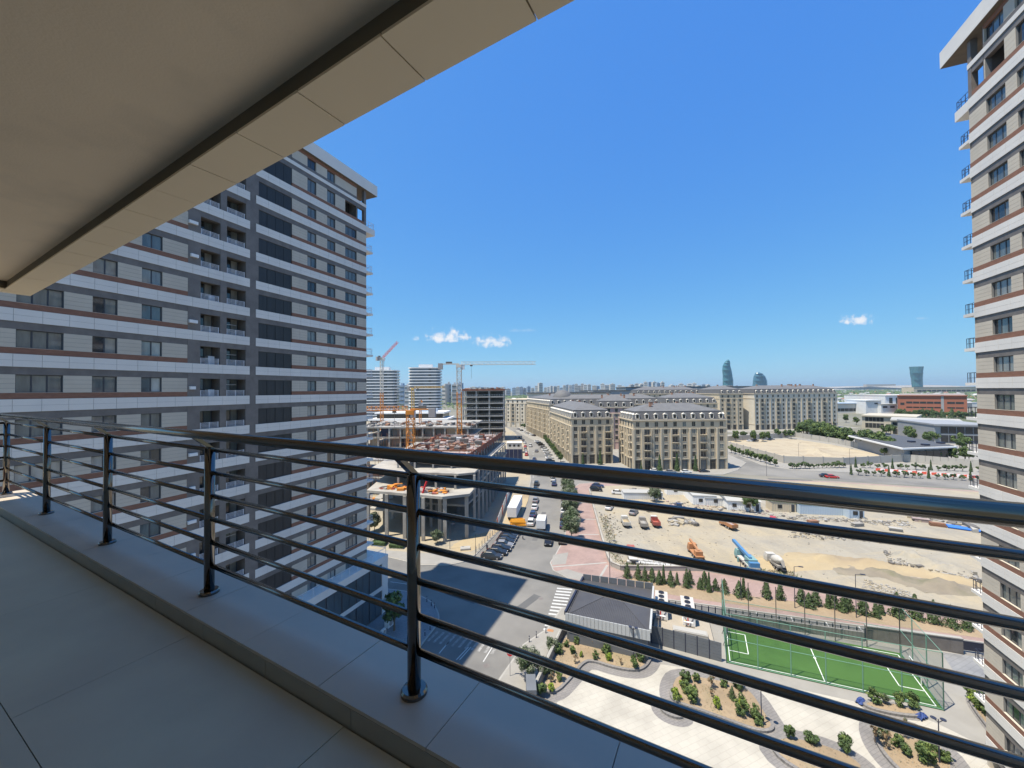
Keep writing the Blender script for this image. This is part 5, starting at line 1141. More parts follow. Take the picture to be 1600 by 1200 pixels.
rubble('rubble', 'scattered stones and scrap below the site cabins', [G2(1230, 842), G2(1400, 852), G2(1385, 836), G2(1240, 826)], 420, .15, .8)
rubble('rubble', 'stony debris over the earth heap by the right tower', [G2(1390, 882), G2(1540, 915), G2(1520, 895), G2(1380, 862)], 420, .12, .7, .35)
rubble('rubble', 'line of building scrap behind the containers', [G2(1230, 812), G2(1430, 826), G2(1420, 816), G2(1250, 806)], 320, .2, .9)
rubble('rubble', 'scrap timber and pipes near the water tank', [G2(1420, 812), G2(1530, 834), G2(1520, 822), G2(1430, 803)], 160, .3, 2.2)
rubble('rubble', 'strip of debris below the far street', [G2(1180, 764), G2(1330, 770), G2(1320, 762), G2(1180, 757)], 240, .25, 1.0)
rubble('rubble', 'dark scrap pile beside the pale shed', [G2(985, 772), G2(1008, 773), G2(1005, 766), G2(986, 766)], 90, .4, 1.6, .13, ('rubble_dark', 'rubble', 'rubble_dark'))
rubble('rubble', 'small debris along the left edge of the dirt lot', [G2(945, 838), G2(975, 842), G2(960, 800), G2(934, 800)], 160, .1, .5, .13, ('rubble', 'dirt', 'rubble_dark', 'sand'))
rubble('rubble', 'scrap and planks strewn among the cabins', [G2(1040, 800), G2(1240, 812), G2(1230, 790), G2(1040, 782)], 260, .15, 1.0, .13, ('rubble', 'ply', 'rubble_dark', 'tan_wall', 'concrete'))
rubble('rubble', 'grey gravel tongue below the sand heap', [G2(1345, 925), G2(1430, 945), G2(1420, 925), G2(1350, 905)], 500, .06, .35, .13, ('rubble', 'concrete', 'dirt'))
rubble('rubble', 'pebbles and clods scattered over the dirt lot', [G2(965, 885), G2(1500, 955), G2(1450, 800), G2(930, 790)], 600, .06, .28, .13, ('rubble', 'dirt', 'dirt'))
# lot boundary wall in sections with posts
lw3 = thing('low_wall', 'low pale wall with rounded corner around the dirt lot', 'wall')
wp = [G2(921, 768), G2(926, 790), G2(932, 812), G2(941, 845), G2(950, 875), G2(956, 886), G2(970, 892), G2(1100, 893), G2(1300, 927), G2(1530, 967)]
for a, b in zip(wp[:-1], wp[1:]):
    a, b = Vector((*a, 0)), Vector((*b, 0)); n = max(1, round((b - a).length / 3))
    for i in range(n):
        p, q = a.lerp(b, i / n), a.lerp(b, (i + .995) / n); MB().bar((p.x, p.y, .55), (q.x, q.y, .55), .3, .85).build('wall_block', 'kerb', lw3); MB().bar((p.x, p.y, 1.02), (q.x, q.y, 1.02), .4, .09).build('coping', 'concrete_light', lw3)
# red and white barriers on the far street
for i in range(22):
    p = G(1375, 736).lerp(G(1535, 748), i / 21)
    ob_ = thing('road_barrier', '%s plastic barrier from the left on the far right-hand street' % nth(i + 1), 'barrier', (p.x, p.y, .0), R(-8), 'red and white barriers on the far street')
    ob('block', shared(('barrier', i % 2), 'white_paint' if i % 2 else 'barrier_red', lambda b: b.add([(-1.4, -.4, 0), (1.4, -.4, 0), (1.4, .4, 0), (-1.4, .4, 0), (-1.4, -.15, 1.1), (1.4, -.15, 1.1), (1.4, .15, 1.1), (-1.4, .15, 1.1)], [(0, 3, 2, 1), (4, 5, 6, 7), (0, 1, 5, 4), (1, 2, 6, 5), (2, 3, 7, 6), (3, 0, 4, 7)])), ob_)
# ================================================================== TREES AND SHRUBS
random.seed(11)
def leaves(mb, n, inside, s0, s1, mats, flat=.5):
    """n leaf-sized quads; inside() gives a point and the outward direction there"""
    for i in range(n):
        p, d, mi = inside(); s = rnd(s0, s1)
        q = Vector((rnd(-1, 1), rnd(-1, 1), rnd(-1, 1))) * flat + d
        if q.length < .01: q = Vector((0, 0, 1))
        r = q.to_track_quat('Z', 'Y'); a = rnd(0, 3.14); c, sn = math.cos(a) * s, math.sin(a) * s
        e1, e2 = r @ Vector((c, sn, 0)), r @ Vector((-sn * .6, c * .6, 0))
        mb.add([p - e1, p - e2, p + e1, p + e2], [(0, 1, 2, 3)], mi)
def clumps(n, shape):
    return [(Vector(shape()), rnd(.55, 1.0), random.choice((0, 0, 1, 1, 2))) for _ in range(n)]
def crown_round(rx, rz, zc, ncl, nl, ls, rs=.42):
    def shape():
        while True:
            v = Vector((rnd(-1, 1), rnd(-1, 1), rnd(-1, 1)))
            if .1 < v.length < 1: return (v.x * rx * .8, v.y * rx * .8, zc + v.z * rz * .8)
    cl = clumps(ncl, shape); mb = MB()
    def ins():
        c, k, mi = random.choice(cl)
        v = Vector((random.gauss(0, 1), random.gauss(0, 1), random.gauss(0, 1))).normalized()
        r = rx * rs * k * rnd(.55, 1.0); return c + v * r, v, mi if random.random() < .75 else random.randrange(3)
    leaves(mb, nl, ins, ls * .6, ls, 3); return mb
def crown_cone(r, z0, z1, nl, ls, slim=1.0, ragged=.35):
    mb = MB(); tiers = [(t, rnd(.7, 1.15), rnd(0, 6.28)) for t in [i / 9 for i in range(10)]]
    def ins():
        t = random.random() ** 1.25; a = rnd(0, 6.283); tier = tiers[min(9, int(t * 10))]
        rad = r * (1 - t) ** .8 * (1 + ragged * math.sin(3 * a + tier[2])) * tier[1] + .04; k = rnd(.45, 1) ** .6
        d = Vector((math.cos(a), math.sin(a), .35)); return Vector((d.x * rad * k, d.y * rad * k, z0 + (z1 - z0) * t + rnd(-.12, .12))), d, (0 if random.random() < .55 else 1 if random.random() < .7 else 2)
    leaves(mb, nl, ins, ls * .6, ls, 3); return mb
def trunk_mesh(h, r, limbs=4, spread=.5):
    b = MB(); b.tube((0, 0, 0), (0, 0, h), r, 7, 0, r * .55)
    for i in range(limbs):
        a = 6.28 * i / max(1, limbs) + rnd(0, .8); z = h * rnd(.45, .8); b.tube((0, 0, z), (math.cos(a) * spread, math.sin(a) * spread, z + h * .55), r * .5, 5, 0, r * .2)
    return b
PROTO = {}
def proto(kind, n, make):
    PROTO[kind] = []
    for i in range(n):
        crown, cm, trunk = make(); PROTO[kind].append((crown.mesh(kind + '_crown', cm), trunk.mesh(kind + '_trunk', 'bark')))
GRN = ('leaf_dark', 'leaf_mid', 'leaf_light'); OLV = ('leaf_olive', 'leaf_dark', 'leaf_olive'); PIN = ('leaf_dark', 'leaf_mid', 'leaf_olive'); LIM = ('leaf_lime', 'leaf_light', 'leaf_lime'); DRY = ('leaf_dry', 'leaf_dry', 'leaf_olive'); MIX = ('leaf_mid', 'leaf_light', 'leaf_dark')
proto('conifer', 6, lambda: (crown_cone(rnd(.95, 1.2), .25, rnd(2.7, 3.3), 1100, .17), PIN, trunk_mesh(1.2, .08, 0)))
proto('cypress', 2, lambda: (crown_cone(.42, .15, 3.3, 900, .13, ragged=.1), ('leaf_dark', 'leaf_dark', 'leaf_mid'), trunk_mesh(1.0, .06, 0)))
proto('olive_tree', 4, lambda: (crown_round(2.5, 2.3, 3.6, 34, 4200, .22), OLV, trunk_mesh(2.4, .13)))
proto('shrub', 5, lambda: (crown_round(.62, .62, .6, 20, 1500, .1, .5), GRN, trunk_mesh(.5, .035, 3, .15)))
proto('lime_shrub', 2, lambda: (crown_round(.58, .52, .5, 22, 1500, .085, .46), LIM, trunk_mesh(.4, .03, 3, .15)))
proto('dry_shrub', 2, lambda: (crown_round(.6, .85, 1.0, 9, 420, .09), DRY, trunk_mesh(.9, .03, 5, .3)))
proto('mixed_shrub', 3, lambda: (crown_round(.68, .8, .8, 18, 1300, .11, .48), MIX, trunk_mesh(.7, .035, 4, .2)))
proto('far_tree', 5, lambda: (crown_round(2.7, 2.6, 4.4, 20, 1500, .42), GRN, trunk_mesh(2.6, .2)))
proto('far_shrub', 3, lambda: (crown_round(1.2, 1.2, 1.5, 10, 420, .32), PIN, trunk_mesh(1.0, .1)))
def plant(kind, name, label, pos, s=1.0, cat='tree', group=None, sz=None):
    cm, tm = random.choice(PROTO[kind]); root = thing(name, label, cat, pos, rnd(0, 6.28), group); root.scale = (s, s, sz or s)
    ob('crown', cm, root); ob('trunk', tm, root); return root
# conifers in the strip beside the back street
con = [(980, 903, 1.0), (997, 905, 1.15), (1008, 907, .8), (1019, 908, .95), (1030, 913, 1), (1048, 915, 1.05), (1058, 913, .75), (1073, 918, 1.1), (1078, 912, 1.0), (1094, 920, .9), (1101, 919, 1.15), (1118, 922, .9), (1132, 926, .9), (1155, 932, 1.15), (1169, 936, .8), (1198, 935, 1.15), (1219, 937, 1.1), (1252, 943, 1.1), (1264, 949, 1.0), (1275, 946, 1.2), (1303, 950, 1.1), (1318, 955, .95), (1326, 952, 1.05), (1349, 960, 1.15), (1369, 965, 1.0), (1402, 964, 1.35), (1430, 966, 1.35), (1459, 974, 1.25), (1486, 980, 1.2), (1510, 984, .9), (1519, 978, 1.0)]
for i, (px, py, s) in enumerate(con):
    plant('conifer', 'conifer', '%s small conifer from the pump house in the roadside strip' % nth(i + 1), G(px, py, .12), s * rnd(.62, .9), 'tree', 'conifers in the roadside strip', s * rnd(.78, 1.0))
for i, (px, py) in enumerate(((1037, 912), (1108, 925), (1162, 929), (1294, 950), (1377, 960))):
    plant('cypress', 'cypress', '%s slim dark cypress from the left among the roadside conifers' % nth(i + 1), G(px, py, .12), 1.0, 'tree', 'cypresses among the conifers')
# olive trees along the kerb
for i, (px, py, s) in enumerate(((889, 862, .0), (893, 843, 1.0), (894, 828, .95), (893, 814, 1.1), (891, 800, 1.0), (890, 787, 1.05), (889, 776, 1.0), (887, 765, 1.0))):
    if s: plant('olive_tree', 'olive_tree', '%s grey-green street tree from the crossing along the pink pavement' % nth(i), G(px, py, .12), s, 'tree', 'grey-green street trees by the pink pavement')
plant('olive_tree', 'bush', 'lone round green bush on the dirt lot among the cabins', G(1023, 784, .13), .8, 'bush'); plant('far_tree', 'tree', 'dark leafy tree right of the gabled white hut', G(1172, 800, .13), .8)
for (px, py, s, k, l) in ((826, 1060, .62, 'olive_tree', 'large olive bush beside the no-entry sign'), (850, 1060, .42, 'olive_tree', 'olive bush just inside the white compound wall'), (862, 1022, .38, 'olive_tree', 'olive bush at the corner of the white compound wall'), (616, 985, .8, 'far_tree', 'dark leafy bush by the left tower podium'), (683, 850, .6, 'olive_tree', 'thin pale tree before the tall corner columns'), (585, 830, .8, 'olive_tree', 'thin tree at the left edge of the corner columns')):
    plant(k, 'bush', l, G(px, py, .13), s, 'bush')
# shrubs in the planters: photo point, kind, size
sh1 = [(873, 1020, 'shrub', 1.1), (901, 1006, 'shrub', .8), (895, 1021, 'mixed_shrub', .8), (908, 1026, 'lime_shrub', .6), (930, 1029, 'mixed_shrub', .85), (947, 1021, 'shrub', .95), (951, 1032, 'lime_shrub', .9), (970, 1038, 'dry_shrub', .6), (992, 1043, 'mixed_shrub', .9), (1001, 1032, 'shrub', 1.0), (925, 1010, 'dry_shrub', .6), (974, 1020, 'dry_shrub', .6), (899, 1036, 'dry_shrub', .8), (862, 1050, 'shrub', 1.1), (874, 1063, 'mixed_shrub', .9), (862, 1079, 'lime_shrub', .8), (846, 1084, 'shrub', 1.2), (885, 1010, 'shrub', .7), (862, 1066, 'dry_shrub', .9), (1006, 1022, 'shrub', .7)]
sh2 = [(1071, 1063, 'shrub', 1.0), (1088, 1065, 'mixed_shrub', .8), (1066, 1072, 'lime_shrub', .7), (1070, 1081, 'mixed_shrub', .9), (1086, 1081, 'conifer', .36), (1112, 1075, 'dry_shrub', 1.2), (1131, 1073, 'shrub', .75), (1154, 1076, 'shrub', 1.1), (1057, 1092, 'lime_shrub', 1.0), (1083, 1097, 'mixed_shrub', 1.1), (1144, 1092, 'conifer', .4), (1121, 1106, 'lime_shrub', 1.0), (1158, 1102, 'lime_shrub', 1.0), (1158, 1116, 'mixed_shrub', 1.1), (1180, 1122, 'shrub', 1.0), (1186, 1132, 'shrub', .9), (1112, 1088, 'dry_shrub', .7)]
sh3 = [(1234, 1153, 'shrub', 1.1), (1270, 1161, 'shrub', 1.1), (1320, 1174, 'shrub', 1.1), (1367, 1160, 'dry_shrub', 1.2), (1384, 1170, 'dry_shrub', 1.0), (1376, 1137, 'shrub', .8), (1375, 1150, 'mixed_shrub', 1.0), (1402, 1166, 'mixed_shrub', 1.0), (1416, 1154, 'dry_shrub', 1.1), (1416, 1180, 'shrub', .9), (1443, 1174, 'shrub', .8), (1448, 1194, 'mixed_shrub', 1.2), (1474, 1188, 'shrub', 1.1), (1460, 1172, 'shrub', .8)]
sh4 = [(1366, 1096, 'mixed_shrub', 1.1), (1384, 1100, 'olive_tree', .2), (1405, 1103, 'mixed_shrub', 1.0), (1427, 1106, 'shrub', 1.2)]
for lab, lst in (('planter by the pump house screen', sh1), ('curved middle planter', sh2), ('front planter nearest the balcony', sh3), ('small mound beside the pitch', sh4)):
    for i, (px, py, k, s) in enumerate(sorted(lst)):
        plant(k, 'shrub', '%s shrub from the left in the %s' % (nth(i + 1), lab), G(px, py, .38), s * rnd(.75, 1.1), 'shrub', 'shrubs in the ' + lab, s * rnd(.7, 1.25))
for i in range(16):
    p = G(1520, 1098).lerp(G(1600, 1188), i / 15); plant('lime_shrub' if i % 2 else 'mixed_shrub', 'hedge_shrub', '%s bright hedge shrub from the pitch along the right tower drive' % nth(i + 1), (p.x + rnd(-.3, .3), p.y, .38), rnd(.7, 1.1), 'shrub', 'bright hedge shrubs by the right tower')
# trees before the cream blocks, along the streets and round the sandy lot
for i, (px, py, s) in enumerate(((911, 727, .75), (938, 726, .95), (1002, 738, .6), (1031, 738, 1.0), (1058, 736, 1.0), (1087, 736, .9))):
    plant('cypress', 'street_tree', '%s upright tree from the left before the cream shopfronts' % nth(i + 1), G(px, py, .12), 2.6 * s, 'tree', 'upright trees before the cream shopfronts', 2.2 * s)
for i in range(11):
    p = G(876, 722).lerp(G(852, 690), i / 10); plant('far_tree', 'street_tree', '%s pale street tree from the handrail beside the long cream block' % nth(i + 1), (p.x, p.y, .12), rnd(.5, .7), 'tree', 'street trees beside the long cream block')
for i in range(9):
    p = G(848, 681).lerp(G(812, 667), i / 8); plant('far_tree', 'street_tree', '%s street tree from the right before the domed block' % nth(i + 1), (p.x, p.y, .12), rnd(.5, .7), 'tree', 'street trees before the domed block')
for i in range(11):
    p = G(1143, 708).lerp(G(1212, 729), i / 10); plant('far_tree', 'street_tree', '%s round dark tree from the back along the sandy lot' % nth(i + 1), (p.x, p.y, .12), rnd(.45, .65), 'tree', 'round trees along the sandy lot')
for i in range(13):
    p = G(1238, 733).lerp(G(1318, 731), i / 12); plant('far_shrub', 'street_shrub', '%s shrub from the left below the pale lot wall' % nth(i + 1), (p.x, p.y, .12), rnd(.8, 1.3), 'shrub', 'shrubs below the pale lot wall')
for r_, (a, b, n, w) in enumerate((((1337, 731), (1530, 738), 17, 'upper'), ((1330, 742), (1530, 752), 17, 'lower'))):
    for i in range(n):
        p = G(*a).lerp(G(*b), i / (n - 1)); plant('far_shrub' if i % 5 else 'cypress', 'street_shrub', '%s young tree from the left in the %s far roadside row' % (nth(i + 1), w), (p.x, p.y, .12), rnd(.8, 1.2) if i % 5 else 1.3, 'tree', 'young trees in the %s far roadside row' % w)
random.seed(4)
for i in range(70):                                           # the green grove beside the sandy lot
    t = random.random(); a = G(1248, 682).lerp(G(1400, 712), t); b = G(1262, 672).lerp(G(1340, 697), t); p = a.lerp(b, rnd(.0, .75))
    plant('far_tree', 'grove_tree', 'leafy green tree in the dense grove beside the sandy lot', (p.x, p.y, .12), rnd(.95, 1.6), 'tree', 'trees of the dense grove beside the sandy lot')
for i in range(20):
    p = G(1395, 716).lerp(G(1535, 722), i / 19); plant('far_tree', 'grove_tree', '%s tree from the left along the front of the grey-roofed hall' % nth(i + 1), (p.x, p.y + rnd(-2, 6), .12), rnd(.6, 1.0), 'tree', 'trees before the grey-roofed hall')
for i, (px, py) in enumerate(((1150, 690), (1162, 686), (1178, 690), (1192, 690), (1201, 688), (1214, 684), (1228, 684), (1236, 686), (1246, 680), (1288, 668), (1298, 668), (1270, 672))):
    plant('far_tree', 'street_tree', '%s tree from the left before the distant cream blocks' % nth(i + 1), G(px, py, .12), rnd(.8, 1.1), 'tree', 'trees before the distant cream blocks')
for i, (px, py, s) in enumerate(((1385, 682, 1.3), (1392, 680, 1.2), (1420, 686, 1.3), (1426, 690, 1.2), (1452, 694, 1.2), (1460, 692, 1.1), (1500, 702, 1.3), (1508, 705, 1.2), (1322, 660, 1.2), (1338, 664, 1.1))):
    plant('far_tree', 'street_tree', '%s tree from the left before the beige and grey offices' % nth(i + 1), G(px, py, .1), s, 'tree', 'trees before the offices')
for i in range(26):
    p = G(1400, 651).lerp(G(1525, 655), i / 25); plant('conifer' if i % 3 == 0 else 'far_tree', 'tree', '%s dark tree from the left along the foot of the brick hall' % nth(i + 1), (p.x, p.y, .0), 3.0 * rnd(.8, 1.3) if i % 3 == 0 else rnd(.9, 1.4), 'tree', 'dark trees along the brick hall')
fw = MB(); cm = MB()
for i in range(14000):                                        # the far belt of trees below the horizon
    px = rnd(1296, 1545); Y = rnd(650, 1500) if random.random() < .55 else rnd(1500, 4500); p = AY(px, 608, Y)
    if random.random() < .5: p = AY(rnd(600, 1300), 608, rnd(700, 2000))
    s = rnd(1.5, 3.5) * (1 if p.y < 1600 else 2.2); z = rnd(0, 9) * (.5 + .5 * math.sin(p.x * .03) ** 2); a = rnd(0, 3); c, sn = math.cos(a) * s, math.sin(a) * s
    fw.add([(p.x - c, p.y - sn, z), (p.x + sn, p.y - c, z + s * .4), (p.x + c, p.y + sn, z + s), (p.x - sn, p.y + c, z + s * .4)], [(0, 1, 2, 3)], random.randrange(2))
stuff(fw.build('far_wood', ('leaf_dark', 'leaf_mid')))
gr_ = MB()
for i in range(2600):                                         # dry weeds along the lot's edge
    t = random.random(); p = (G(938, 812).lerp(G(958, 884), t) if random.random() < .35 else G(965, 886).lerp(G(1240, 905), t)); p = p + Vector((rnd(.3, 2.5), rnd(.2, 2.6), 0)); h = rnd(.1, .45)
    gr_.add([(p.x, p.y, .13), (p.x + rnd(-.2, .2), p.y + .1, .13), (p.x + rnd(-.25, .25), p.y, .13 + h)], [(0, 1, 2)], random.randrange(3))
stuff(gr_.build('weeds', ('leaf_dry', 'leaf_olive', 'leaf_mid')))

# ================================================================== PUMP HOUSE, CHILLERS, PITCH, STREET FURNITURE
ph = thing('pump_house', 'low dark pump house with ribbed grey roof and parapet beside the zebra crossing', 'building')
ZR = 4.4; rc = [G(883, 958, ZR), G(1016, 986, ZR), G(1021, 918, ZR), G(911, 903, ZR)]
q2 = [(v.x, v.y) for v in rc]
MB().prism(inset(q2, .4), .1, ZR - .9).build('wall', 'pump_panel', ph); MB().prism(inset(q2, .15), ZR - .9, ZR - .25).build('roof_deck', 'pump_roof', ph)
cx = sum(p[0] for p in q2) / 4; cy = sum(p[1] for p in q2) / 4; ip = inset(q2, .2)
ap = (ip[1][0] * .55 + ip[2][0] * .1 + ip[0][0] * .2 + ip[3][0] * .15, ip[1][1] * .1 + ip[2][1] * .35 + ip[0][1] * .1 + ip[3][1] * .45)
V3 = lambda p, z=0: Vector((p[0], p[1], z))
a0, a1, a2, a3 = [V3(p, ZR - .24) for p in ip]; rm = a3.lerp(a2, .5) + Vector((0, 0, .5)); rm = rm.lerp((a0 + a1) / 2, .28)
MB().add([a0, a1, a2, a3, rm], [(0, 1, 4), (1, 2, 4), (2, 3, 4), (3, 0, 4)]).build('roof', 'pump_roof', ph)
for i in range(1, 46):                                        # standing seams, all running down to the near eave
    t = i / 46; s_ = a0.lerp(a1, t); e_ = a0.lerp(rm, t * 2) if t < .5 else a1.lerp(rm, (1 - t) * 2)
    if (e_ - s_).length > .3: MB().bar(s_ + Vector((0, 0, .025)), e_ + Vector((0, 0, .025)), .045, .05).build('roof_seam', 'pump_roof', ph)
for e_ in (a0, a1): MB().bar(e_ + Vector((0, 0, .03)), rm + Vector((0, 0, .03)), .14, .06).build('hip_cap', 'pump_roof', ph)
n = 22
for i in range(n):                                            # pale fascia strips on the near side
    p, q = V3(q2[0]).lerp(V3(q2[1]), (i + .04) / n), V3(q2[0]).lerp(V3(q2[1]), (i + .96) / n); MB().bar((p.x, p.y, ZR - .6), (q.x, q.y, ZR - .6), .1, 1.3).build('fascia_strip', 'pump_fascia', ph)
for i in range(8):
    p, q = V3(q2[3]).lerp(V3(q2[2]), (i + .03) / 8), V3(q2[3]).lerp(V3(q2[2]), (i + .97) / 8); MB().bar((p.x, p.y, ZR + .15), (q.x, q.y, ZR + .15), .12, 1.0).build('parapet_panel', 'pump_panel', ph)
for (i, j) in ((0, 3), (1, 2)):
    p, q = V3(q2[i]), V3(q2[j]); MB().bar((p.x, p.y, ZR + .02), (q.x, q.y, ZR + .02), .25, .5).build('parapet', 'rail_dark' if i == 0 else 'pump_fascia', ph)
# screen wall, pad and chillers
sw = thing('screen_wall', 'dark slatted screen wall in front of the chillers', 'wall'); a, b = G(1018, 1006), G(1128, 1036)
for i in range(6):
    p, q = a.lerp(b, (i + .01) / 6), a.lerp(b, (i + .99) / 6)
    for k in range(6): MB().bar((p.x, p.y, .35 + k * .4), (q.x, q.y, .35 + k * .4), .06, .37).build('slat', 'pump_panel', sw)
    ubox('post', 'rail_dark', sw, p.x - .06, p.x + .06, p.y - .06, p.y + .06, .1, 2.6)
sw2 = thing('screen_wall', 'dark panel screen between planter and pump house', 'wall'); a, b = G(886, 1003), G(1016, 1022)
for i in range(9):
    p, q = a.lerp(b, (i + .01) / 9), a.lerp(b, (i + .99) / 9); MB().bar((p.x, p.y, 1.0), (q.x, q.y, 1.0), .07, 1.7).build('panel', 'pump_panel', sw2)
pdp = [G2(1020, 985, 1.0), G2(1116, 1004, 1.0), G2(1104, 956, 1.0), G2(1028, 938, 1.0)]
struct(MB().prism(pdp, .1, 1.0).build('chiller_pad', 'pad'))
dirx = (V3(pdp[1]) - V3(pdp[0])).normalized(); hdx = math.atan2(dirx.y, dirx.x)
for i, (px, py, l) in enumerate(((1034, 962, 'long white chiller with round roof fans behind the pump house'), (1076, 972, 'second white chiller with fans nearer the football cage'))):
    c = thing('chiller', l, 'chiller', G(px, py, 1.0), hdx + R(90))
    ubox('base_frame', 'white_paint', c, -1.2, 4.6, -1.0, 1.0, .05, .35); ubox('top_deck', 'truck_white', c, -1.2, 4.6, -1.1, 1.1, 2.1, 2.3)
    for j in range(4):
        for s_ in (-1, 1): MB().bar((-.6 + j * 1.5, s_ * .15, .4), (-.6 + j * 1.5, s_ * 1.0, 2.1), 1.35, .08).build('coil_panel', 'rail_dark', c)
        ob('fan', shared('fan', ('rail_dark', 'black_plastic'), lambda b: (b.lathe([(.5, 0), (.5, .18), (.42, .18)], 18), [b.bar((0, 0, .2), (.4 * math.cos(t * 1.05), .4 * math.sin(t * 1.05), .22), .14, .03, 1) for t in range(6)])), c, (-.6 + j * 1.5, 0, 2.3))
        ubox('post', 'white_paint', c, -1.2 + j * 1.85, -1.05 + j * 1.85, -1.0, 1.0, .35, 2.1)
    c.scale = (.82, .82, .8)
    MB().tube((-1.6, .6, .8), (4.4, .6, .8), .12, 8).build('pipe', 'orange_pipe', c); MB().tube((-1.7, -.6, .9), (-1.7, .9, .9), .14, 8).build('pipe', 'white_paint', c); MB().tube((-1.6, .2, .4), (-1.6, .2, 1.8), .1, 8).build('pipe', 'sign_red', c)
hb_ = thing('roof_hatch', 'pale low hatch box on the chiller pad', 'hatch', G(1078, 991, 1.0), hdx); MB().box(-2.2, 2.2, -.6, .6, 0, .5).build('box', 'concrete', hb_); MB().box(-2.0, 2.0, -.45, .45, .5, .56).build('lid', 'roof_light', hb_)
def crumple(seed):
    random.seed(seed); b = MB(); n = 7
    for i in range(n):
        for j in range(n): b.v.append(((i - 3) * .2 + rnd(-.1, .1), (j - 3) * .1 + rnd(-.08, .08), max(0, .3 - .045 * ((i - 3) ** 2 + (j - 3) ** 2) * .6) + rnd(0, .22)))
    for i in range(n - 1):
        for j in range(n - 1):
            if (i + j * 3 + seed) % 11: b.f.append((i * n + j, (i + 1) * n + j, (i + 1) * n + j + 1, i * n + j + 1)); b.m.append(0)
    return b
# football cage
A0, A1 = Vector((27.0, 49.4, .12)), Vector((46.2, 41.9, .12)); sv = Vector((4.4, 9.0, 0)); A3, A2 = A0 + sv, A1 + sv
tf_ = struct(MB().sheet([A0.xy, A1.xy, A2.xy, A3.xy], .138).build('turf', 'turf'))
def PT(u, v): return A0.lerp(A1, u) + sv * v
def line(p, q, w=.1):
    p, q = PT(*p), PT(*q); n = (q - p).normalized().cross(Vector((0, 0, 1))) * w / 2
    struct(MB().sheet([(p + n).xy, (q + n).xy, (q - n).xy, (p - n).xy], .143).build('pitch_line', 'turf_line', tf_))
for s_ in (((.02, .05), (.98, .05)), ((.02, .95), (.98, .95)), ((.02, .05), (.02, .95)), ((.98, .05), (.98, .95)), ((.5, .05), (.5, .95)), ((.02, .28), (.13, .28)), ((.02, .72), (.13, .72)), ((.13, .28), (.13, .72)), ((.87, .28), (.98, .28)), ((.87, .72), (.98, .72)), ((.87, .28), (.87, .72))): line(*s_)
struct(MB().lathe([(.16, .144), (.01, .145)], 12, PT(.5, .5).xy).build('pitch_line', 'turf_line', tf_))
cg = thing('football_cage', 'tall green mesh cage around the small football pitch', 'cage'); CH = 6.2
sides = [(A0, A1, 7, 'cage_green'), (A1, A2, 4, 'cage_green'), (A3, A2, 7, 'post_brown'), (A0, A3, 4, 'cage_green')]
for (p, q, n, mk) in sides:
    for i in range(n):
        t = p.lerp(q, i / (n - 1) if n > 1 else 0); MB().tube((t.x, t.y, .12), (t.x, t.y, .12 + CH), .055, 8).build('post', mk, cg)
    for h in ((.15, 3.1, CH) if mk == 'cage_green' else (3.1,)): MB().tube((p.x, p.y, .12 + h), (q.x, q.y, .12 + h), .035, 6).build('crossbar', 'cage_green', cg)
    MB().add([(p.x, p.y, .15), (q.x, q.y, .15), (q.x, q.y, 3.2 if mk == 'post_brown' else CH + .1), (p.x, p.y, 3.2 if mk == 'post_brown' else CH + .1)], [(0, 1, 2, 3)]).build('mesh_panel', 'net', cg)
for (u, hd, l) in ((.02, 1, 'dark framed football goal at the chiller end of the pitch'), (.98, -1, 'football goal at the right tower end of the pitch')):
    g_ = thing('football_goal', l, 'goal'); a, b = PT(u, .36), PT(u, .64); o = (A0 - A1).normalized() * hd * .8
    for p in (a, b): MB().tube((p.x, p.y, .14), (p.x, p.y, 1.9), .05, 8).build('goal_post', 'rail_dark' if hd > 0 else 'white_paint', g_); MB().tube((p.x, p.y, 1.9), (p.x + o.x * .8, p.y + o.y * .8, .15), .03, 6).build('stay', 'rail_dark', g_)
    MB().tube((a.x, a.y, 1.9), (b.x, b.y, 1.9), .05, 8).build('goal_bar', 'rail_dark' if hd > 0 else 'white_paint', g_)
for (px, py, l) in ((1345, 1094, 'crumpled blue tarpaulin lying below the pitch fence'), (1440, 1118, 'small blue tarpaulin at the right end of the pitch mound')):
    p = G(px, py, .4); tag(crumple(px).build('tarpaulin', 'tarp_blue', None, (p.x, p.y, .2), .4), l, 'tarpaulin')
# black railing between compound and back street, with the grey wall behind the pitch
rlg = thing('compound_railing', 'black bar railing along the back street behind the pitch', 'railing'); a, b = G(1026, 953), G(1365, 1003)
n = 30
for i in range(n):
    p, q = a.lerp(b, i / n), a.lerp(b, (i + 1) / n); m = MB()
    for h in (.35, 1.55): m.bar((p.x, p.y, h), (q.x, q.y, h), .05, .06)
    for k in range(6): t = p.lerp(q, (k + .5) / 6); m.box(t.x - .02, t.x + .02, t.y - .02, t.y + .02, .35, 1.55)
    m.build('rail_section', 'rail_dark', rlg); ubox('post', 'rail_dark', rlg, p.x - .05, p.x + .05, p.y - .05, p.y + .05, .1, 1.75)
rl2 = thing('compound_railing', 'black bar railing at the foot of the right tower', 'railing'); a, b = G(1503, 1018), G(1556, 1026)
for i in range(8):
    p, q = a.lerp(b, i / 8), a.lerp(b, (i + 1) / 8); m = MB()
    for h in (.3, 1.4): m.bar((p.x, p.y, h), (q.x, q.y, h), .06, .06)
    for k in range(5): t = p.lerp(q, (k + .5) / 5); m.box(t.x - .025, t.x + .025, t.y - .025, t.y + .025, .3, 1.4)
    m.build('rail_section', 'rail_dark', rl2)
gw = thing('retaining_wall', 'grey brown retaining wall behind the right half of the pitch', 'wall'); a, b = G(1352, 1000), G(1504, 1022)
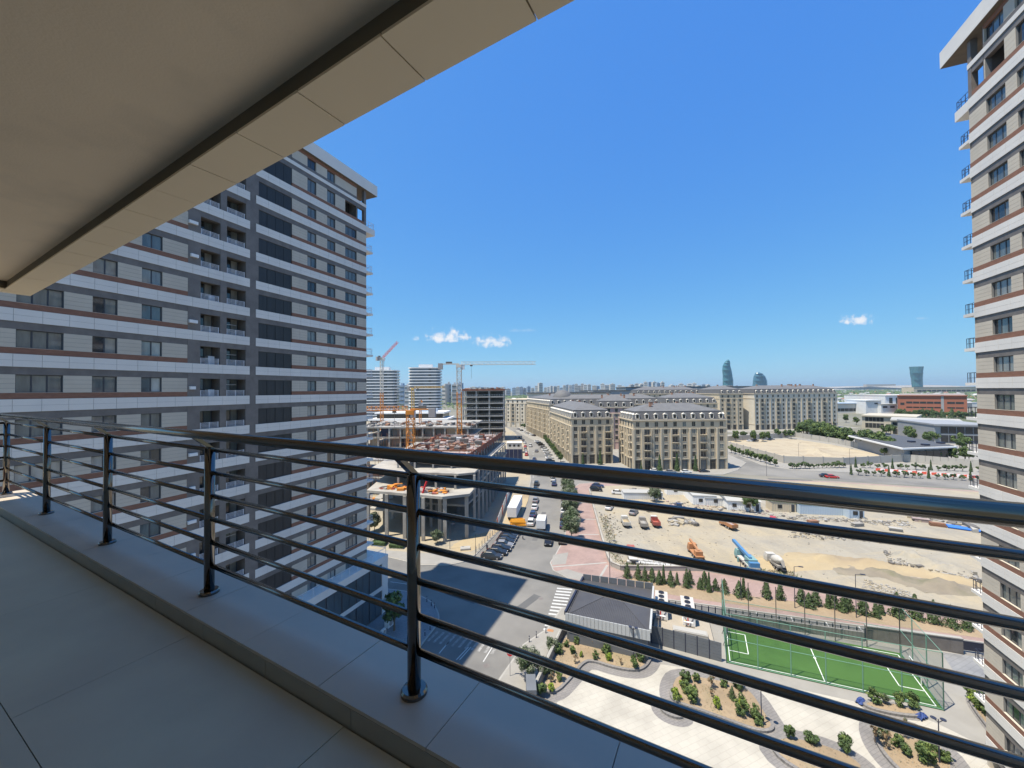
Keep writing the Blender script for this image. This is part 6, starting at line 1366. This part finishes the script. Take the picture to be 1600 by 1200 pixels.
for i in range(8):
    p, q = a.lerp(b, (i + .005) / 8), a.lerp(b, (i + .995) / 8); MB().bar((p.x, p.y, 1.0), (q.x, q.y, 1.0), .35, 2.0).build('wall_panel', 'dark_stone_warm', gw); MB().bar((p.x, p.y, 2.05), (q.x, q.y, 2.05), .5, .12).build('coping', 'kerb', gw)
gw2 = thing('retaining_wall', 'dark low wall behind the left half of the pitch', 'wall'); a, b = G(1142, 972), G(1350, 1003)
for i in range(9):
    p, q = a.lerp(b, (i + .005) / 9), a.lerp(b, (i + .995) / 9); MB().bar((p.x, p.y, .7), (q.x, q.y, .7), .3, 1.3).build('wall_panel', 'plaza_border', gw2)
# white compound wall beside the pavement
cw = thing('compound_wall', 'narrow white wall with dark end pier along the plaza edge', 'wall'); a, b = G(884, 984), G(838, 1086)
for i in range(6):
    p, q = a.lerp(b, (i + .003) / 6), a.lerp(b, (i + .997) / 6); MB().bar((p.x, p.y, .8), (q.x, q.y, .8), .35, 1.5).build('wall_panel', 'kerb', cw)
    for k in range(5): t = p.lerp(q, (k + .5) / 5); ubox('bar', 'rail_dark', cw, t.x + .22, t.x + .25, t.y - .02, t.y + .02, .5, 2.0)
p = G(830, 1098); ubox('end_pier', 'pump_panel', cw, p.x - .55, p.x + .55, p.y - 1.2, p.y + 1.2, .1, 2.3)
# no-entry sign
ns = thing('no_entry_sign', 'round red no-entry sign with white bar on a thin pole', 'sign', G(797, 1056, .12), R(-8))
MB().tube((0, 0, 0), (0, 0, 2.9), .035, 8).build('pole', 'counterweight', ns); o = MB().tube((0, -.06, 2.75), (0, -.03, 2.75), .36, 24).build('disc', 'sign_red', ns); MB().box(-.25, .25, -.075, -.061, 2.69, 2.81).build('white_bar', 'white_paint', ns)
# bollards and lamp posts
for i, (px, py) in enumerate(((827, 1003), (838, 996), (853, 989), (667, 940), (674, 946), (679, 950), (672, 984), (664, 993), (646, 931))):
    bo = thing('bollard', '%s small dark bollard, %s' % (nth(i % 3 + 1), ('by the zebra crossing', 'on the rounded left corner kerb', 'on the left corner near the worn crossing')[i // 3]), 'bollard', G(px, py, .14), 0, 'pavement bollards')
    MB().lathe([(.09, 0), (.08, .1), (.06, .12), (.06, .75), (.075, .78), (.05, .86)], 10).build('shaft', 'rail_dark', bo); MB().lathe([(.064, .6), (.064, .68)], 10).build('band', 'white_paint', bo)
def lamp(label, px, py, h, two=False, z=.12, mk='rail_dark'):
    l = thing('street_lamp', label, 'lamp', G(px, py, z), R(-20))
    MB().tube((0, 0, 0), (0, 0, h), .06, 8, 0, .04).build('pole', mk, l)
    if two:
        for s_ in (-1, 1): MB().tube((0, 0, h * .93), (s_ * .35, 0, h), .03, 6).build('arm', mk, l); ob('lamp_head', shared('lamp_disc', mk, lambda b: b.lathe([(.05, 0), (.22, .03), (.22, .08), (.05, .1)], 12)), l, (s_ * .35, 0, h))
    else: MB().tube((0, 0, h), (.7, 0, h + .12), .035, 6).build('arm', mk, l); ubox('lamp_head', mk, l, .6, 1.2, -.12, .12, h + .08, h + .17)
for (px, py, h, two, l) in ((1190, 1136, 4.2, True, 'twin-headed plaza lamp in the curved middle planter'), (990, 1035, 4.4, True, 'plaza lamp with ring head by the pump house planter'), (1468, 1196, 4.2, True, 'plaza lamp in the front right planter'), (953, 905, 7, False, 'tall street lamp at the pink pavement corner'), (703, 858, 5.5, False, 'street lamp before the corner columns'), (743, 872, 5, False, 'street lamp beside the black parked cars'),
                            (1158, 938, 6.5, False, 'street lamp in the conifer strip, leftmost of the three'), (1242, 950, 6.5, False, 'street lamp in the conifer strip, middle one of three'), (1338, 965, 6.5, False, 'street lamp in the conifer strip, rightmost of the three'), (1198, 744, 8, False, 'street lamp at the far street corner, leftmost'), (1248, 718, 8, False, 'street lamp inside the sandy lot wall'), (1328, 735, 9, False, 'tall street lamp by the far roadside row'), (1432, 740, 8, False, 'street lamp right of the far roadside row')):
    lamp(l, px, py, h, two)
# hedge boxes on the site pavement, AC boxes by the podium
for i, (px, py) in enumerate(((593, 851), (621, 855))):
    hg = thing('hedge_box', '%s clipped green hedge block on the pavement across from the left tower' % ('left', 'right')[i], 'hedge', G(px, py, .13), R(-8)); m = MB(); 
    def ins():
        f = random.randrange(3); v = [rnd(-1, 1), rnd(-1, 1), rnd(0, 1)]; v[f] = (1 if f == 2 else random.choice((-1, 1))); return Vector((v[0] * 1.6, v[1] * .9, .1 + v[2] * .8)), Vector((v[0], v[1], v[2])), random.randrange(3)
    leaves(m, 1200, ins, .1, .18, 3); m.box(-1.5, 1.5, -.8, .8, 0, .8, 0); m.build('foliage', ('leaf_dark', 'leaf_mid', 'leaf_mid'), hg); MB().box(-1.65, 1.65, -.95, .95, 0, .12).build('edging', 'kerb', hg)
for (px, py, w, l) in ((608, 978, 1.2, 'large white air conditioning box beside the podium'), (599, 990, .7, 'small white air conditioning box near the podium wall')):
    ac = thing('air_conditioner', l, 'air conditioner', G(px, py, .14), ANG_U); MB().box(-w / 2, w / 2, -w * .3, w * .3, 0, w * .9).build('casing', 'white_paint', ac); MB().tube((0, -w * .3 - .02, w * .45), (0, -w * .3, w * .45), w * .33, 14).build('grille', 'counterweight', ac)
pt = thing('pallet_slab', 'pale square slab lying on the sand by the site corner', 'slab', G(727, 858, .13), R(10)); MB().box(-1.1, 1.1, -.8, .8, 0, .35).build('block', 'concrete_light', pt); MB().box(-1.0, 1.0, -.7, .7, .35, .4).build('lid', 'kerb', pt)
pn = thing('tactile_paving', 'small orange patch of tiles by the crossing kerb', 'paving', G(860, 985, .125), R(-15)); MB().box(-.45, .45, -.3, .3, 0, .012).build('tactile_tile', 'truck_orange', pn)

# ================================================================== PEOPLE ON THE STREET
def person(label, pos, hd, top, legs):
    root = thing('person', label, 'person', pos, hd)
    J = [(0, 0, .95, .13), (0, 0, 1.15, .125), (0, 0, 1.38, .13), (0, 0, 1.5, .06), (0, 0, 1.62, .095), (0, 0, 1.72, .085), (.0, .18, 1.4, .06), (.03, .24, 1.12, .045), (.12, .24, .88, .035), (.0, -.18, 1.4, .06), (-.03, -.24, 1.12, .045), (.02, -.25, .86, .035),
         (.02, .1, .88, .09), (.1, .1, .5, .065), (.04, .1, .08, .045), (.17, .1, .04, .04), (-.02, -.1, .88, .09), (-.04, -.1, .5, .065), (-.18, -.1, .1, .045), (-.05, -.1, .05, .04)]
    E_ = [(0, 1), (1, 2), (2, 3), (3, 4), (4, 5), (2, 6), (6, 7), (7, 8), (2, 9), (9, 10), (10, 11), (0, 12), (12, 13), (13, 14), (14, 15), (0, 16), (16, 17), (17, 18), (18, 19)]
    me = bpy.data.meshes.new('body'); me.from_pydata([j[:3] for j in J], E_, []); me.materials.append(M[top]); o = ob('body', me, root)
    o.modifiers.new('skin', 'SKIN'); o.modifiers.new('sub', 'SUBSURF').levels = 1
    for v, j in zip(me.skin_vertices[0].data, J): v.radius = (j[3], j[3])
    me.skin_vertices[0].data[0].use_root = True
    MB().lathe([(.1, 1.66), (.11, 1.72), (.07, 1.82), (.01, 1.83)], 10).build('hair', 'black_plastic', root, None, 0, True)
    for y in (.1, -.1): MB().tube((.02 if y > 0 else -.02, y, .93), (.1 if y > 0 else -.04, y, .5), .1, 8, 0, .08).tube((.1 if y > 0 else -.04, y, .5), (.04 if y > 0 else -.17, y, .12), .08, 8, 0, .06).build('trouser_leg', legs, root, None, 0, True)
person('person in dark clothes walking along the site fence by the black cars', G(761, 862, .0), R(70), 'rail_dark', 'black_plastic')
person('person in grey top standing in the road behind the black cars', G(817, 843), R(200), 'grey_metal', 'rail_dark')

# dry tufts and pebbles that break up the planter soil
def in_poly(x, y, pts):
    c = False; j = len(pts) - 1
    for i in range(len(pts)):
        if (pts[i][1] > y) != (pts[j][1] > y) and x < (pts[j][0] - pts[i][0]) * (y - pts[i][1]) / (pts[j][1] - pts[i][1]) + pts[i][0]: c = not c
        j = i
    return c
random.seed(77)
for o in pl:
    so_ = [c for c in o.children if c.name.startswith('soil')][0]; pts = [(v.co.x, v.co.y) for v in so_.data.vertices]; z = so_.data.vertices[0].co.z
    xs, ys = [p[0] for p in pts], [p[1] for p in pts]; area = (max(xs) - min(xs)) * (max(ys) - min(ys)); m = MB(); spots = [(rnd(min(xs), max(xs)), rnd(min(ys), max(ys))) for _ in range(12)]
    for i in range(int(area * 14)):
        if random.random() < .6: c = random.choice(spots); x, y = random.gauss(c[0], .5), random.gauss(c[1], .5)
        else: x, y = rnd(min(xs), max(xs)), rnd(min(ys), max(ys))
        if not in_poly(x, y, pts): continue
        if random.random() < .6: h = rnd(.05, .22); m.add([(x, y, z), (x + rnd(-.07, .07), y + rnd(-.05, .05), z), (x + rnd(-.12, .12), y + rnd(-.1, .1), z + h)], [(0, 1, 2)], random.choice((0, 0, 1)))
        else: r = rnd(.02, .07); m.add([(x - r, y - r, z), (x + r, y - r * .8, z), (x + r * .7, y + r, z), (x - r * .9, y + r, z), (x, y, z + r)], [(0, 1, 4), (1, 2, 4), (2, 3, 4), (3, 0, 4)], 2)
    stuff(m.build('dry_tufts', ('leaf_dry', 'leaf_olive', 'brown_earth'), o))
# ================================================================== HAZE
hz = MB().box(-16200, 16200, -6200, 16200, -1.5, 260).build('haze', 'joint'); hz.data.materials.clear()
hm_ = bpy.data.materials.new('haze'); hm_.use_nodes = True; nt = hm_.node_tree; nt.nodes.remove(nt.nodes['Principled BSDF'])
pv = nt.nodes.new('ShaderNodeVolumePrincipled'); pv.inputs['Color'].default_value = (.74, .92, 1, 1); pv.inputs['Density'].default_value = 6.5e-5; pv.inputs['Anisotropy'].default_value = .3
nt.links.new(pv.outputs[0], nt.nodes['Material Output'].inputs['Volume']); hz.data.materials.append(hm_); stuff(hz)
